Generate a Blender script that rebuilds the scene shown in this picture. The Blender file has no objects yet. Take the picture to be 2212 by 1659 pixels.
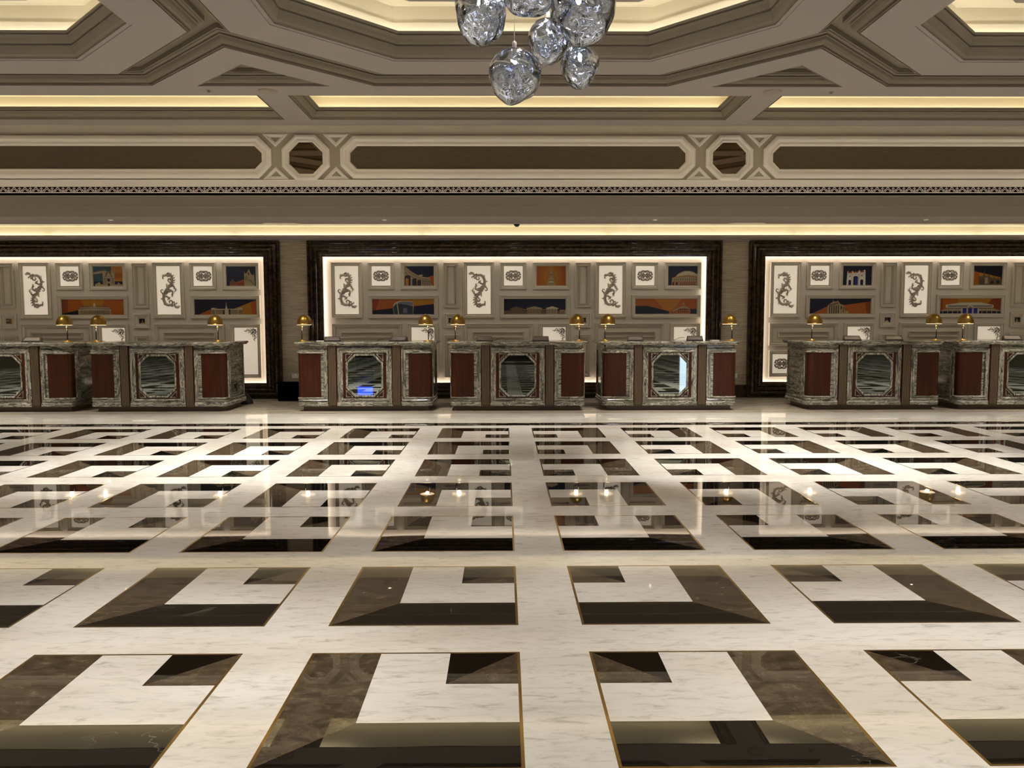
import bpy, math, random
from math import sin, cos, pi, radians, sqrt, atan2
from mathutils import Vector, noise
from mathutils.geometry import tessellate_polygon
C = bpy.context.scene.collection
S = bpy.context.scene

# ---------------------------------------------------------------- camera
FPX = 1692.3
cd_ = bpy.data.cameras.new('camera'); cam = bpy.data.objects.new('camera', cd_); C.objects.link(cam)
S.camera = cam
cd_.sensor_fit = 'HORIZONTAL'; cd_.sensor_width = 36.0; cd_.lens = 36.0 * FPX / 2212.0
cd_.clip_start = 0.05; cd_.clip_end = 200
_p, _y, _r = .07944, .01012, -.00161
fw = Vector((sin(_y)*cos(_p), cos(_y)*cos(_p), -sin(_p)))
rt0 = Vector((cos(_y), -sin(_y), 0)); up0 = rt0.cross(fw)
rt = rt0*cos(_r) + up0*sin(_r); up = up0*cos(_r) - rt0*sin(_r)
from mathutils import Matrix
M_ = Matrix(((rt.x, up.x, -fw.x), (rt.y, up.y, -fw.y), (rt.z, up.z, -fw.z)))
cam.matrix_world = Matrix.Translation((0, 0, 1.5)) @ M_.to_4x4()

# ---------------------------------------------------------------- world and exposure
w = bpy.data.worlds.new('world'); S.world = w; w.use_nodes = True
w.node_tree.nodes['Background'].inputs[0].default_value = (.9, .85, .75, 1)
w.node_tree.nodes['Background'].inputs[1].default_value = 0.0
S.view_settings.view_transform = 'Standard'; S.view_settings.look = 'None'
S.view_settings.gamma = 1; S.view_settings.use_curve_mapping = False
S.view_settings.exposure = 0.0

AX = .226            # symmetry axis of hall
PU = 6.53            # period of the ceiling
PL = 8.59            # period of the alcoves
ZC = 4.48            # ceiling plane
WARM = (1.0, .90, .68); WARM2 = (1.0, .96, .88); PINK = (1.0, .86, .80); NEUT = (1.0, .97, .93)
XL, XR = AX - 16.32, AX + 16.32

def area(name, loc, sx, sy, power, col, target=None, spread=180):
    l = bpy.data.lights.new(name, 'AREA'); l.shape = 'RECTANGLE'; l.size = sx; l.size_y = sy
    l.energy = power; l.color = col; l.spread = radians(spread)
    o = bpy.data.objects.new(name, l); C.objects.link(o); o.location = loc
    if target is not None:
        d = Vector(target) - Vector(loc); o.rotation_euler = d.to_track_quat('-Z', 'Y').to_euler()
    return o
def spot(name, loc, target, power, col, angle=60, blend=.6, r=.04):
    l = bpy.data.lights.new(name, 'SPOT'); l.energy = power; l.color = col; l.spot_size = radians(angle)
    l.spot_blend = blend; l.shadow_soft_size = r
    o = bpy.data.objects.new(name, l); C.objects.link(o); o.location = loc
    d = Vector(target) - Vector(loc); o.rotation_euler = d.to_track_quat('-Z', 'Y').to_euler()
    return o
def point(name, loc, power, col, r=.02):
    l = bpy.data.lights.new(name, 'POINT'); l.energy = power; l.color = col; l.shadow_soft_size = r
    o = bpy.data.objects.new(name, l); C.objects.link(o); o.location = loc; return o

# spots in the coffers; the outward-aimed pairs make the light pools on the floor
for k in (-2, -1, 0, 1, 2):
    cx = AX + k*PU
    for y in (7.2, 4.6): spot('coffer_spot_and_fill', (cx, y, 4.88), (cx, y - .3, 0), 270, NEUT, 128, 1.0)  # wide central fill spots, added to even out the floor light
    for sx in (-1, 1):
        spot('coffer_spot_and_fill', (cx + sx*1.75, 7.9, 4.88), (cx + sx*2.35, 8.3, 0), 1750, NEUT, 46, 1.0)
        spot('coffer_spot_and_fill', (cx + sx*1.5, 5.2, 4.88), (cx + sx*2.0, 2.9, 0), 640, NEUT, 42, 1.0)
        spot('cove_spot', (cx + sx*2.1, 11.15, 4.82), (cx + sx*2.1, 11.5, 0), 1050, WARM2, 76, 1.0)
        for y in (1.2, -1.5, -6.0):
            spot('coffer_spot_and_fill', (cx + sx*1.6, y, 4.88), (cx + sx*1.6, y - .2, 0), 210, NEUT, 100, 1.0)

# unseen fill lights added under every drop panel to brighten the bulkhead
for k in (-2, -1, 0, 1, 2):
    for cy in (6.70, .17, -6.36):
        point('added_fill_light', (AX + k*PU, cy, 4.70), 24, NEUT, .18)

# ---------------------------------------------------------------- colours and materials
def lin(c): return tuple((v/255/12.92 if v/255 <= .04045 else ((v/255+.055)/1.055)**2.4) for v in c) + (1,)
def mat(name, col, rough=.5, metal=0, spec=.5, emit=None, es=0, coat=0):
    m = bpy.data.materials.new(name); m.use_nodes = True
    b = m.node_tree.nodes['Principled BSDF']
    b.inputs['Base Color'].default_value = lin(col); b.inputs['Roughness'].default_value = rough
    b.inputs['Metallic'].default_value = metal; b.inputs['Specular IOR Level'].default_value = spec
    if coat: b.inputs['Coat Weight'].default_value = coat; b.inputs['Coat Roughness'].default_value = .03
    if emit: b.inputs['Emission Color'].default_value = lin(emit); b.inputs['Emission Strength'].default_value = es
    return m
def N(m, t, **kw):
    n = m.node_tree.nodes.new(t)
    for k, v in kw.items():
        if k in n.inputs: n.inputs[k].default_value = v
        else: setattr(n, k, v)
    return n
def L(m, a, ao, b, bi): m.node_tree.links.new(a.outputs[ao], b.inputs[bi])
def coords(m, scale=(1, 1, 1), rot=(0, 0, 0), world=True):
    mp = N(m, 'ShaderNodeMapping'); mp.inputs['Scale'].default_value = scale; mp.inputs['Rotation'].default_value = rot
    if world: g = N(m, 'ShaderNodeNewGeometry'); L(m, g, 'Position', mp, 'Vector')
    else: g = N(m, 'ShaderNodeTexCoord'); L(m, g, 'Object', mp, 'Vector')
    return mp
def ramp(m, stops, src, out='Fac'):
    r = N(m, 'ShaderNodeValToRGB'); e = r.color_ramp.elements
    while len(e) < len(stops): e.new(.5)
    for i, (p, c) in enumerate(stops): e[i].position = p; e[i].color = lin(c) if len(c) == 3 else c
    L(m, src, out, r, 'Fac'); return r
def bsdf(m): return m.node_tree.nodes['Principled BSDF']
def bump(m, src, out, strength, dist=.01):
    b = N(m, 'ShaderNodeBump'); b.inputs['Strength'].default_value = strength; b.inputs['Distance'].default_value = dist
    L(m, src, out, b, 'Height'); L(m, b, 'Normal', bsdf(m), 'Normal')

def floor_wave(m, s=.02):     # the very slight unevenness of polished slabs
    mp = coords(m, (1.3, 1.3, 1)); n = N(m, 'ShaderNodeTexNoise'); n.inputs['Scale'].default_value = 1.2; n.inputs['Detail'].default_value = 1
    L(m, mp, 'Vector', n, 'Vector'); bump(m, n, 'Fac', s, .05)

M = {}
m = M['marble'] = mat('white_marble', (205, 196, 180), .035, spec=.45)
mp = coords(m, (5, 19, 1), (0, 0, radians(-20)))
n = N(m, 'ShaderNodeTexNoise', Scale=1.5, Detail=10, Roughness=.68, Distortion=.8); L(m, mp, 'Vector', n, 'Vector')
mp2 = coords(m, (.6, 1.4, 1), (0, 0, radians(-20))); n2 = N(m, 'ShaderNodeTexNoise', Scale=1, Detail=3); L(m, mp2, 'Vector', n2, 'Vector')
r = ramp(m, [(.33, (184, 177, 166)), (.42, (210, 204, 193)), (.5, (220, 214, 204)), (.62, (222, 216, 206)), (.7, (206, 199, 188))], n)
r2 = ramp(m, [(.35, (236, 232, 226)), (.6, (255, 255, 255))], n2)
mx = N(m, 'ShaderNodeMix', data_type='RGBA', blend_type='MULTIPLY'); mx.inputs[0].default_value = 1
m.node_tree.links.new(r.outputs[0], mx.inputs[6]); m.node_tree.links.new(r2.outputs[0], mx.inputs[7])
m.node_tree.links.new(mx.outputs[2], bsdf(m).inputs['Base Color'])
m = M['stone'] = mat('beige_stone', (150, 138, 120), .18, spec=.4)
mp = coords(m, (1.0, 7, 1), (0, 0, radians(-6)))
n = N(m, 'ShaderNodeTexNoise', Scale=1.5, Detail=7, Roughness=.6, Distortion=.4); L(m, mp, 'Vector', n, 'Vector')
r = ramp(m, [(.3, (142, 130, 112)), (.5, (176, 163, 143)), (.7, (192, 180, 160))], n); L(m, r, 'Color', bsdf(m), 'Base Color')
m = M['black'] = mat('black_marble', (22, 19, 14), .008, spec=.72)
mp = coords(m, (1, 1, 1)); v = N(m, 'ShaderNodeTexNoise', Scale=1.1, Detail=6, Distortion=2.2); L(m, mp, 'Vector', v, 'Vector')
r = ramp(m, [(.4985, (13, 11, 8)), (.5, (88, 83, 72)), (.5015, (13, 11, 8))], v)
nn = N(m, 'ShaderNodeTexNoise', Scale=.9, Detail=1); L(m, mp, 'Vector', nn, 'Vector')
r2 = ramp(m, [(.6, (13, 11, 8)), (.66, (255, 255, 255))], nn)
mx = N(m, 'ShaderNodeMix', data_type='RGBA', blend_type='DARKEN'); mx.inputs[0].default_value = 1
m.node_tree.links.new(r.outputs[0], mx.inputs[6]); m.node_tree.links.new(r2.outputs[0], mx.inputs[7])
m.node_tree.links.new(mx.outputs[2], bsdf(m).inputs['Base Color'])
m = M['brown'] = mat('brown_marble', (78, 66, 50), .008, spec=.72)
mp = coords(m, (2.2, 3.4, 1)); n = N(m, 'ShaderNodeTexNoise', Scale=5, Detail=12, Roughness=.72, Distortion=.5); L(m, mp, 'Vector', n, 'Vector')
r = ramp(m, [(.32, (44, 36, 26)), (.48, (74, 62, 47)), (.6, (88, 75, 58)), (.68, (116, 102, 82)), (.7, (82, 70, 54))], n); L(m, r, 'Color', bsdf(m), 'Base Color')
m = M['brass'] = mat('brass_inlay', (196, 166, 106), .14, metal=1)
m = M['lampbrass'] = mat('aged_brass', (154, 122, 60), .34, metal=1)
m = M['ceil'] = mat('ceiling_paint', (158, 150, 143), .7, spec=.2)
m = M['mouldshade'] = mat('shaded_moulding_paint', (130, 121, 104), .6, spec=.25)  # darker than the ceiling; shade of channels and coffers put into the colour
M['bulkwall'] = mat('bulkhead_field_paint', (180, 169, 150), .6, spec=.2)
M['bulk'] = mat('bulkhead_paint', (246, 238, 224), .6, spec=.2)
m = M['covewhite'] = mat('cove_paint', (236, 226, 200), .6, spec=.2)
m = M['panelwall'] = mat('panelling_paint', (196, 186, 164), .45, spec=.35)
m = M['fabric'] = mat('brown_fabric_panel', (100, 86, 68), .85, spec=.1)
mp = coords(m, (2, 2, 60)); n = N(m, 'ShaderNodeTexNoise', Scale=3, Detail=4); L(m, mp, 'Vector', n, 'Vector')
r = ramp(m, [(.3, (92, 79, 62)), (.7, (110, 96, 77))], n); L(m, r, 'Color', bsdf(m), 'Base Color')
m = M['paper'] = mat('grasscloth', (160, 148, 126), .8, spec=.15)
mp = coords(m, (1.1, 1, 34)); n = N(m, 'ShaderNodeTexNoise', Scale=2.2, Detail=7, Roughness=.7, Distortion=.3); L(m, mp, 'Vector', n, 'Vector')
r = ramp(m, [(.3, (128, 117, 98)), (.5, (168, 155, 132)), (.72, (200, 188, 164))], n); L(m, r, 'Color', bsdf(m), 'Base Color')
m = M['darkmarble'] = mat('dark_brown_marble', (48, 36, 24), .09, spec=.5)
mp = coords(m, (2.5, 1, 2.5)); n = N(m, 'ShaderNodeTexNoise', Scale=4, Detail=10, Roughness=.7, Distortion=1); L(m, mp, 'Vector', n, 'Vector')
r = ramp(m, [(.3, (24, 17, 10)), (.5, (50, 38, 25)), (.64, (74, 58, 38)), (.7, (44, 33, 22))], n); L(m, r, 'Color', bsdf(m), 'Base Color')
def wavy(name, sc, rot, stops, dist):
    m = mat(name, (120, 115, 100), .14, spec=.45)
    mp = coords(m, sc, rot)
    wn = N(m, 'ShaderNodeTexNoise', Scale=1.1, Detail=2); L(m, mp, 'Vector', wn, 'Vector')
    vm = N(m, 'ShaderNodeVectorMath', operation='MULTIPLY_ADD'); L(m, wn, 'Color', vm, 0); vm.inputs[1].default_value = (dist, dist, dist); L(m, mp, 'Vector', vm, 2)
    n = N(m, 'ShaderNodeTexNoise', Scale=1.0, Detail=6, Roughness=.52, Distortion=.3); L(m, vm, 'Vector', n, 'Vector')
    r = ramp(m, stops, n, 'Fac'); L(m, r, 'Color', bsdf(m), 'Base Color'); return m
GR = [(.28, (48, 48, 40)), (.37, (116, 113, 97)), (.405, (52, 51, 43)), (.445, (162, 157, 139)), (.475, (88, 86, 74)), (.51, (188, 182, 165)), (.535, (66, 64, 55)), (.57, (146, 141, 125)), (.61, (50, 50, 42)), (.66, (174, 168, 150)), (.72, (98, 95, 82))]
M['desk'] = wavy('grey_veined_marble', (1.7, 1.7, 11), (radians(4), radians(6), 0), GR, 1.5)
M['deskv'] = wavy('grey_veined_marble_upright', (12, 3, 1.8), (0, radians(-30), 0), GR, 1.2)
m = M['wood'] = mat('red_brown_wood', (92, 44, 22), .34, spec=.22)
mp = coords(m, (16, 16, 1.1)); n = N(m, 'ShaderNodeTexNoise', Scale=1.5, Detail=7, Distortion=.9); L(m, mp, 'Vector', n, 'Vector')
r = ramp(m, [(.3, (46, 20, 6)), (.5, (56, 25, 8)), (.7, (68, 32, 12))], n); L(m, r, 'Color', bsdf(m), 'Base Color')
M['flute'] = mat('bronze_brown_flute', (104, 94, 72), .4, metal=.1)
M['plinth'] = mat('bronze_plinth', (100, 84, 62), .35, metal=.1)
M['mirror'] = mat('dark_mirror', (150, 158, 152), .015, metal=1)
M['mirror2'] = mat('bronze_mirror', (150, 132, 108), .01, metal=1)
M['blackmetal'] = mat('black_metal', (14, 12, 10), .35, spec=.5)
M['plastic'] = mat('black_plastic', (26, 22, 20), .35)
M['screen'] = mat('grey_screen', (112, 102, 100), .12, spec=.6)
M['whiteplastic'] = mat('white_plastic', (225, 222, 214), .4)
M['grilleplate'] = mat('painted_round_plate', (150, 138, 124), .6)
M['void'] = mat('black_void', (5, 5, 5), .9, spec=0)
M['lattice'] = mat('pale_lattice_metal', (240, 228, 218), .35, spec=.4)
M['silver'] = mat('silver_leaf', (168, 158, 140), .3, metal=.5)
M['silverdark'] = mat('dark_silver_leaf', (138, 129, 113), .38, metal=.4)
M['back'] = mat('backlit_acrylic', (225, 214, 196), .5, emit=(255, 238, 214), es=.40)
M['bulb'] = mat('lamp_bulb', (255, 240, 210), .3, emit=(255, 214, 150), es=30)
M['diff'] = mat('frosted_diffuser', (255, 236, 205), .4, emit=(255, 222, 180), es=1.6)
M['bulbcool'] = mat('cool_bulb', (255, 255, 255), .3, emit=(235, 240, 255), es=26)
M['lens'] = mat('downlight_lens', (255, 245, 225), .3, emit=(255, 236, 200), es=30)
M['led'] = mat('warm_led_strip', (255, 230, 180), .5, emit=(255, 250, 238), es=13.5)
M['blue'] = mat('blue_display', (20, 40, 160), .3, emit=(50, 90, 255), es=6)
M['day'] = mat('daylit_glass', (200, 220, 240), .2, emit=(215, 232, 255), es=4)
M['chair'] = mat('dark_leather', (20, 17, 15), .5)
M['rearwall'] = mat('rear_wall_paint', (96, 88, 76), .7, spec=.2)
PC = dict(navy=(8, 12, 36), dnavy=(5, 8, 20), orange=(152, 76, 10), amber=(158, 102, 12), rust=(120, 50, 8), stone=(148, 128, 94), dstone=(92, 74, 50),
          pale=(180, 166, 134), shade=(30, 22, 16), teal=(44, 66, 70), grey=(96, 100, 104), dgrey=(46, 50, 56), brick=(150, 84, 48), orange2=(154, 84, 10), amber2=(156, 93, 11), roy=(26, 36, 120), white=(214, 206, 190))
for k_, v_ in PC.items(): M['p_' + k_] = mat('print_' + k_, v_, .35, spec=.4)
# crystal-like glass, partly silvered
g = M['glass'] = bpy.data.materials.new('smoked_mirror_glass'); g.use_nodes = True; nt = g.node_tree; nt.nodes.clear()
o_ = nt.nodes.new('ShaderNodeOutputMaterial'); gl = nt.nodes.new('ShaderNodeBsdfGlass'); gs = nt.nodes.new('ShaderNodeBsdfGlossy'); mx = nt.nodes.new('ShaderNodeMixShader')
gl.inputs['IOR'].default_value = 1.45; gl.inputs['Roughness'].default_value = 0; gl.inputs['Color'].default_value = (.93, .95, .97, 1)
gs.inputs['Roughness'].default_value = .02; gs.inputs['Color'].default_value = (.66, .69, .74, 1)
mx.inputs[0].default_value = .33
nt.links.new(gl.outputs[0], mx.inputs[1]); nt.links.new(gs.outputs[0], mx.inputs[2]); nt.links.new(mx.outputs[0], o_.inputs[0])

# ---------------------------------------------------------------- mesh helpers
class MB:
    def __init__(s): s.v = []; s.f = []; s.m = []
    def poly(s, pts, mi=0):
        i = len(s.v); s.v += [tuple(p) for p in pts]; s.f.append(tuple(range(i, i+len(pts)))); s.m.append(mi)
    def box(s, a, b, mi=0):
        x0, y0, z0 = a; x1, y1, z1 = b
        i = len(s.v)
        s.v += [(x0, y0, z0), (x1, y0, z0), (x1, y1, z0), (x0, y1, z0), (x0, y0, z1), (x1, y0, z1), (x1, y1, z1), (x0, y1, z1)]
        for q in ((0, 3, 2, 1), (4, 5, 6, 7), (0, 1, 5, 4), (1, 2, 6, 5), (2, 3, 7, 6), (3, 0, 4, 7)):
            s.f.append(tuple(i+k for k in q)); s.m.append(mi)
    def sweep(s, pts, prof, mp, closed=True, mi=0):
        loops = [[mp(p[0], p[1], h) for p in offp(pts, o, closed)] for o, h in prof]
        n = len(pts); i0 = len(s.v)
        for lp in loops: s.v += [tuple(p) for p in lp]
        for a in range(len(prof)-1):
            for k in range(n if closed else n-1):
                k2 = (k+1) % n
                s.f.append((i0+a*n+k, i0+a*n+k2, i0+(a+1)*n+k2, i0+(a+1)*n+k)); s.m.append(mi)
    def tess(s, loops, mp, mi=0):
        flat = [p for lp in loops for p in lp]
        tri = tessellate_polygon([[Vector((p[0], p[1], 0)) for p in lp] for lp in loops])
        i = len(s.v); s.v += [tuple(mp(*p)) for p in flat]
        for t in tri: s.f.append(tuple(i+k for k in t)); s.m.append(mi)
    def lathe(s, prof, c=(0, 0, 0), n=24, mi=0, cap=True):
        i0 = len(s.v)
        for r, z in prof:
            for k in range(n): s.v.append((c[0]+r*cos(2*pi*k/n), c[1]+r*sin(2*pi*k/n), c[2]+z))
        for a in range(len(prof)-1):
            for k in range(n):
                k2 = (k+1) % n
                s.f.append((i0+a*n+k, i0+a*n+k2, i0+(a+1)*n+k2, i0+(a+1)*n+k)); s.m.append(mi)
        if cap:
            s.f.append(tuple(i0+k for k in reversed(range(n)))); s.m.append(mi)
            s.f.append(tuple(i0+(len(prof)-1)*n+k for k in range(n))); s.m.append(mi)
    def tube(s, pts, rad, n=8, mi=0, flat=1.0, axis=None):
        # rad: number or list; flat: squash of the section along 'axis'
        pts = [Vector(p) for p in pts]; i0 = len(s.v); m_ = len(pts)
        for a, p in enumerate(pts):
            d = (pts[min(a+1, m_-1)] - pts[max(a-1, 0)]).normalized()
            ref = axis if axis is not None else (Vector((0, 0, 1)) if abs(d.z) < .9 else Vector((1, 0, 0)))
            u = d.cross(ref).normalized(); v_ = u.cross(d).normalized()
            r_ = rad[a] if isinstance(rad, (list, tuple)) else rad
            for k in range(n):
                q = p + u*(r_*cos(2*pi*k/n)) + v_*(r_*flat*sin(2*pi*k/n)); s.v.append(tuple(q))
        for a in range(m_-1):
            for k in range(n):
                k2 = (k+1) % n
                s.f.append((i0+a*n+k, i0+a*n+k2, i0+(a+1)*n+k2, i0+(a+1)*n+k)); s.m.append(mi)
        s.f.append(tuple(i0+k for k in reversed(range(n)))); s.m.append(mi)
        s.f.append(tuple(i0+(m_-1)*n+k for k in range(n))); s.m.append(mi)
    def build(s, name, mats, parent=None, smooth=False, loc=None):
        me = bpy.data.meshes.new(name); me.from_pydata(s.v, [], s.f); me.update()
        for x in (mats if isinstance(mats, (list, tuple)) else [mats]): me.materials.append(x)
        me.polygons.foreach_set('material_index', s.m)
        if smooth: me.polygons.foreach_set('use_smooth', [True]*len(me.polygons))
        o = bpy.data.objects.new(name, me); C.objects.link(o)
        if parent is not None: o.parent = parent
        if loc is not None: o.location = loc
        return o
def offp(P, d, closed=True):
    n = len(P); out = []
    for i in range(n):
        a = P[i-1] if (closed or i > 0) else None; b = P[i]; c = P[(i+1) % n] if (closed or i < n-1) else None
        def nrm(p, q):
            dx, dy = q[0]-p[0], q[1]-p[1]; l = sqrt(dx*dx+dy*dy) or 1; return (-dy/l, dx/l)
        n0 = nrm(a, b) if a is not None else nrm(b, c); n1 = nrm(b, c) if c is not None else n0
        k = 1+n0[0]*n1[0]+n0[1]*n1[1]; k = max(k, .2)
        out.append((b[0]+(n0[0]+n1[0])/k*d, b[1]+(n0[1]+n1[1])/k*d))
    return out
def rect(x0, y0, x1, y1): return [(x0, y0), (x1, y0), (x1, y1), (x0, y1)]
flatmap = lambda x, y, z: (x, y, z)

def struct(o): o['kind'] = 'structure'; return o
TN = [0]
def trim(mb, m_, smooth=False):
    TN[0] += 1; return struct(mb.build('trim_%d' % TN[0], m_, smooth=smooth))
def thing(name, label, cat, loc=(0, 0, 0), rz=0, group=None):
    o = bpy.data.objects.new(name, None); C.objects.link(o); o.empty_display_size = .1
    o.location = loc; o.rotation_euler = (0, 0, rz); tag(o, label, cat, group); return o
def tag(o, label, cat, group=None):
    o['label'] = label; o['category'] = cat
    if group: o['group'] = group
    return o
def copy_tree(o, parent=None):
    c = o.copy(); C.objects.link(c); c.parent = parent
    for ch in [x for x in o.children]: copy_tree(ch, c)
    return c

# ================================================================ FLOOR
T = .3137; P = 1.2563; G = P - 3*T; Y0 = 2.520; BR = .013
fl = MB()
def q(x0, y0, x1, y1, mi): fl.poly([(x0, y0, 0), (x1, y0, 0), (x1, y1, 0), (x0, y1, 0)], mi)
R0, R1, NC = -9, 7, 12
for r_ in range(R0, R1+1):
    yb = Y0 + (r_-1)*P; yt = yb + 3*T
    q(XL, yb-G, XR, yb, 0)
    far = r_ >= 4
    q(AX-G/2, yb, AX+G/2, yt, 0)
    for sd in (-1, 1):
        for c in range(NC+1):
            xi = G/2 + c*P; xo = xi + 3*T
            X = lambda u, sd=sd, xi=xi: AX + sd*(xi + u)       # u measured outward from the inner edge
            def V(u, v): return (X(u), (yt - v) if far else (yb + v), 0)
            def pl(mi, *uv): fl.poly([V(*p) for p in uv], mi)
            if c < NC:
                q(min(X(3*T), X(P)), yb, max(X(3*T), X(P)), yt, 0)
            else:
                q(min(X(3*T), XR if sd > 0 else XL), yb, max(X(3*T), XR if sd > 0 else XL), yt, 0)
            e = BR; F = 3*T
            # brass border
            pl(3, (0, 0), (F, 0), (F-e, e), (e, e)); pl(3, (F, 0), (F, F), (F-e, F-e), (F-e, e))
            pl(3, (F, F), (0, F), (e, F-e), (F-e, F-e)); pl(3, (0, F), (0, 0), (e, e), (e, F-e))
            # L shape, black bar along v, brown column on the outside, mitred
            pl(1, (e, e), (F-e, e), (2*T, T), (e, T))
            pl(2, (F-e, e), (F-e, F-e), (2*T, F-e), (2*T, T))
            # white
            pl(0, (e, T), (2*T, T), (2*T, 2*T), (e, 2*T)); pl(0, (T, 2*T), (2*T, 2*T), (2*T, F-e), (T, F-e))
            # small square split along its diagonal
            pl(1, (e, F-e), (T, F-e), (T, 2*T)); pl(2, (e, F-e), (T, 2*T), (e, 2*T))
yt7 = Y0 + 6*P + 3*T
q(XL, yt7, XR, 11.274, 0); q(XL, 11.274, XR, 11.56, 1); q(XL, 11.56, XR, 12.77, 0); q(XL, 12.77, XR, 15.6, 4)
for mm in ('marble', 'black', 'brown'): floor_wave(M[mm], .012)
floor = struct(fl.build('floor', [M['marble'], M['black'], M['brown'], M['brass'], M['stone']]))

# ================================================================ CEILING
YB = Y0 + (R0-1)*P - G      # rear end of the hall
def octo(cx, cy, hx=3.045, hy=3.045, ch=1.375):
    return [(cx-hx+ch, cy-hy), (cx+hx-ch, cy-hy), (cx+hx, cy-hy+ch), (cx+hx, cy+hy-ch), (cx+hx-ch, cy+hy), (cx-hx+ch, cy+hy), (cx-hx, cy+hy-ch), (cx-hx, cy-hy+ch)]
zig = []
for k in range(-2, 3):
    cx = AX + k*PU
    zig += [(cx-3.265, 8.825), (cx-1.861, 10.222), (cx+1.861, 10.222)]
zig.append((AX+2.5*PU, 8.825))
outer = zig + [(XR, 12.33), (XL, 12.33)]
holes = []; tris = []
for k in range(-2, 3):
    cx = AX+k*PU; holes.append(rect(cx-3.07, 10.634, cx+3.07, 11.885))
    if k < 2: tris.append([(cx+PU/2-.84, 10.232), (cx+PU/2+.84, 10.232), (cx+PU/2, 9.388)][::-1])
def ccw(p):
    a = sum(p[i][0]*p[(i+1) % len(p)][1]-p[(i+1) % len(p)][0]*p[i][1] for i in range(len(p))); return p if a > 0 else p[::-1]
tris = [ccw(t) for t in tris]
cb = MB(); cb.tess([outer]+holes+tris, lambda x, y: (x, y, ZC))
ROWS = (6.70, .17, -6.36)
octs = [(AX+k*PU, cy) for cy in ROWS for k in range(-2, 3)]
for cx, cy in octs:
    cb.tess([octo(cx, cy), offp(octo(cx, cy), .47)], lambda x, y: (x, y, ZC))
struct(cb.build('ceiling', M['ceil']))
# high plane over the channels between the coffers
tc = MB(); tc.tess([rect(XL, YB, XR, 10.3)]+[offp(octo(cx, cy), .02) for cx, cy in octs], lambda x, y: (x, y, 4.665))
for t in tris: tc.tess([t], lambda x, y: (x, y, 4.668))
trim(tc, M['mouldshade'])
crown = [(0, ZC), (0, ZC+.014), (.016, ZC+.014), (.016, ZC+.004), (.026, ZC+.004), (.026, ZC+.030), (.036, ZC+.030), (.058, ZC+.040), (.078, ZC+.062), (.092, ZC+.092), (.102, ZC+.098), (.092, ZC+.104), (.092, ZC+.114), (.118, ZC+.114), (.136, ZC+.122), (.126, ZC+.128), (.158, ZC+.132), (.158, ZC+.145)]
# zigzag side of the channel (offset to the near side)
mo = MB(); mo.sweep(zig[::-1], crown+[(.158, 4.67)], flatmap, closed=False); trim(mo, M['mouldshade'])
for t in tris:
    mo = MB(); mo.sweep(t, [(o*.9, h) for o, h in crown]+[(.14, 4.668)], flatmap); trim(mo, M['mouldshade'])
# coves near the bulkhead
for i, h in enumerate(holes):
    mo = MB(); mo.sweep(h, crown+[(-.02, ZC+.145)], flatmap); trim(mo, M['mouldshade'])
    cv = MB(); cv.sweep(h, [(-.02, ZC+.1), (-.12, ZC+.1), (-.12, ZC+.36), (-.09, ZC+.385), (-.06, ZC+.385)], flatmap)
    ho = offp(h, -.06); cv.poly([(x, y, ZC+.385) for x, y in ho]); trim(cv, M['covewhite'])
    x0, y0 = h[0]; x1, y1 = h[2]; cx = (x0+x1)/2; cy = (y0+y1)/2; zl = ZC+.155
    area('cove_led', (cx, y1+.08, zl), 6.1, .04, 7.5, WARM, (cx, y1+.10, zl+1))
    area('cove_led', (cx, y0-.04, zl), 6.1, .04, 3, WARM, (cx, y0-.05, zl+1))
    for xx, s_ in ((x0, -1), (x1, 1)):
        area('cove_led', (xx+s_*.04, cy, zl), .04, 1.2, 3, WARM, (xx+s_*.05, cy, zl+1))
# octagonal coffers
pin = [(.515, ZC+.008), (.515, ZC+.026), (.535, ZC+.03), (.552, ZC+.048), (.562, ZC+.085), (.568, ZC+.125), (.578, ZC+.128), (.578, ZC+.136), (.562, ZC+.14), (.562, ZC+.15), (.59, ZC+.152), (.598, ZC+.18), (.602, ZC+.21), (.612, ZC+.232), (.622, ZC+.238), (.606, ZC+.244), (.606, ZC+.254), (.634, ZC+.254), (.634, ZC+.282), (.42, ZC+.282)]
for cx, cy in octs:
    oc = octo(cx, cy)
    mo = MB(); mo.sweep(oc, [(.47, ZC), (.47, ZC+.008), (.516, ZC+.008)], flatmap); trim(mo, M['ceil'])
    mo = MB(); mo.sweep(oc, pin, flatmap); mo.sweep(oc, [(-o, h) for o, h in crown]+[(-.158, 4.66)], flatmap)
    trim(mo, M['mouldshade'])
    cv = MB(); cv.sweep(oc, [(.42, ZC+.282), (.42, ZC+.45), (.40, ZC+.455), (.40, ZC+.64), (.43, ZC+.655)], flatmap)
    cv.poly([(x, y, ZC+.655) for x, y in offp(oc, .43)]); trim(cv, M['covewhite'])
    dp = MB(); a = offp(oc, 1.046)
    dp.sweep(oc, [(1.046, 4.99), (1.046, 4.93), (1.06, 4.914)], flatmap); dp.poly([(x, y, 4.914) for x, y in offp(oc, 1.06)]); dp.poly([(x, y, 4.99) for x, y in a])
    trim(dp, M['ceil'])
    ld = MB(); ld.sweep(oc, [(.50, ZC+.287), (.47, ZC+.287)], flatmap); trim(ld, M['led'])
    hg = MB()
    for sx in (-1, 1): hg.box((cx+sx*1.2-.02, cy-.02, 4.985), (cx+sx*1.2+.02, cy+.02, ZC+.66))
    trim(hg, M['ceil'])

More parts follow.
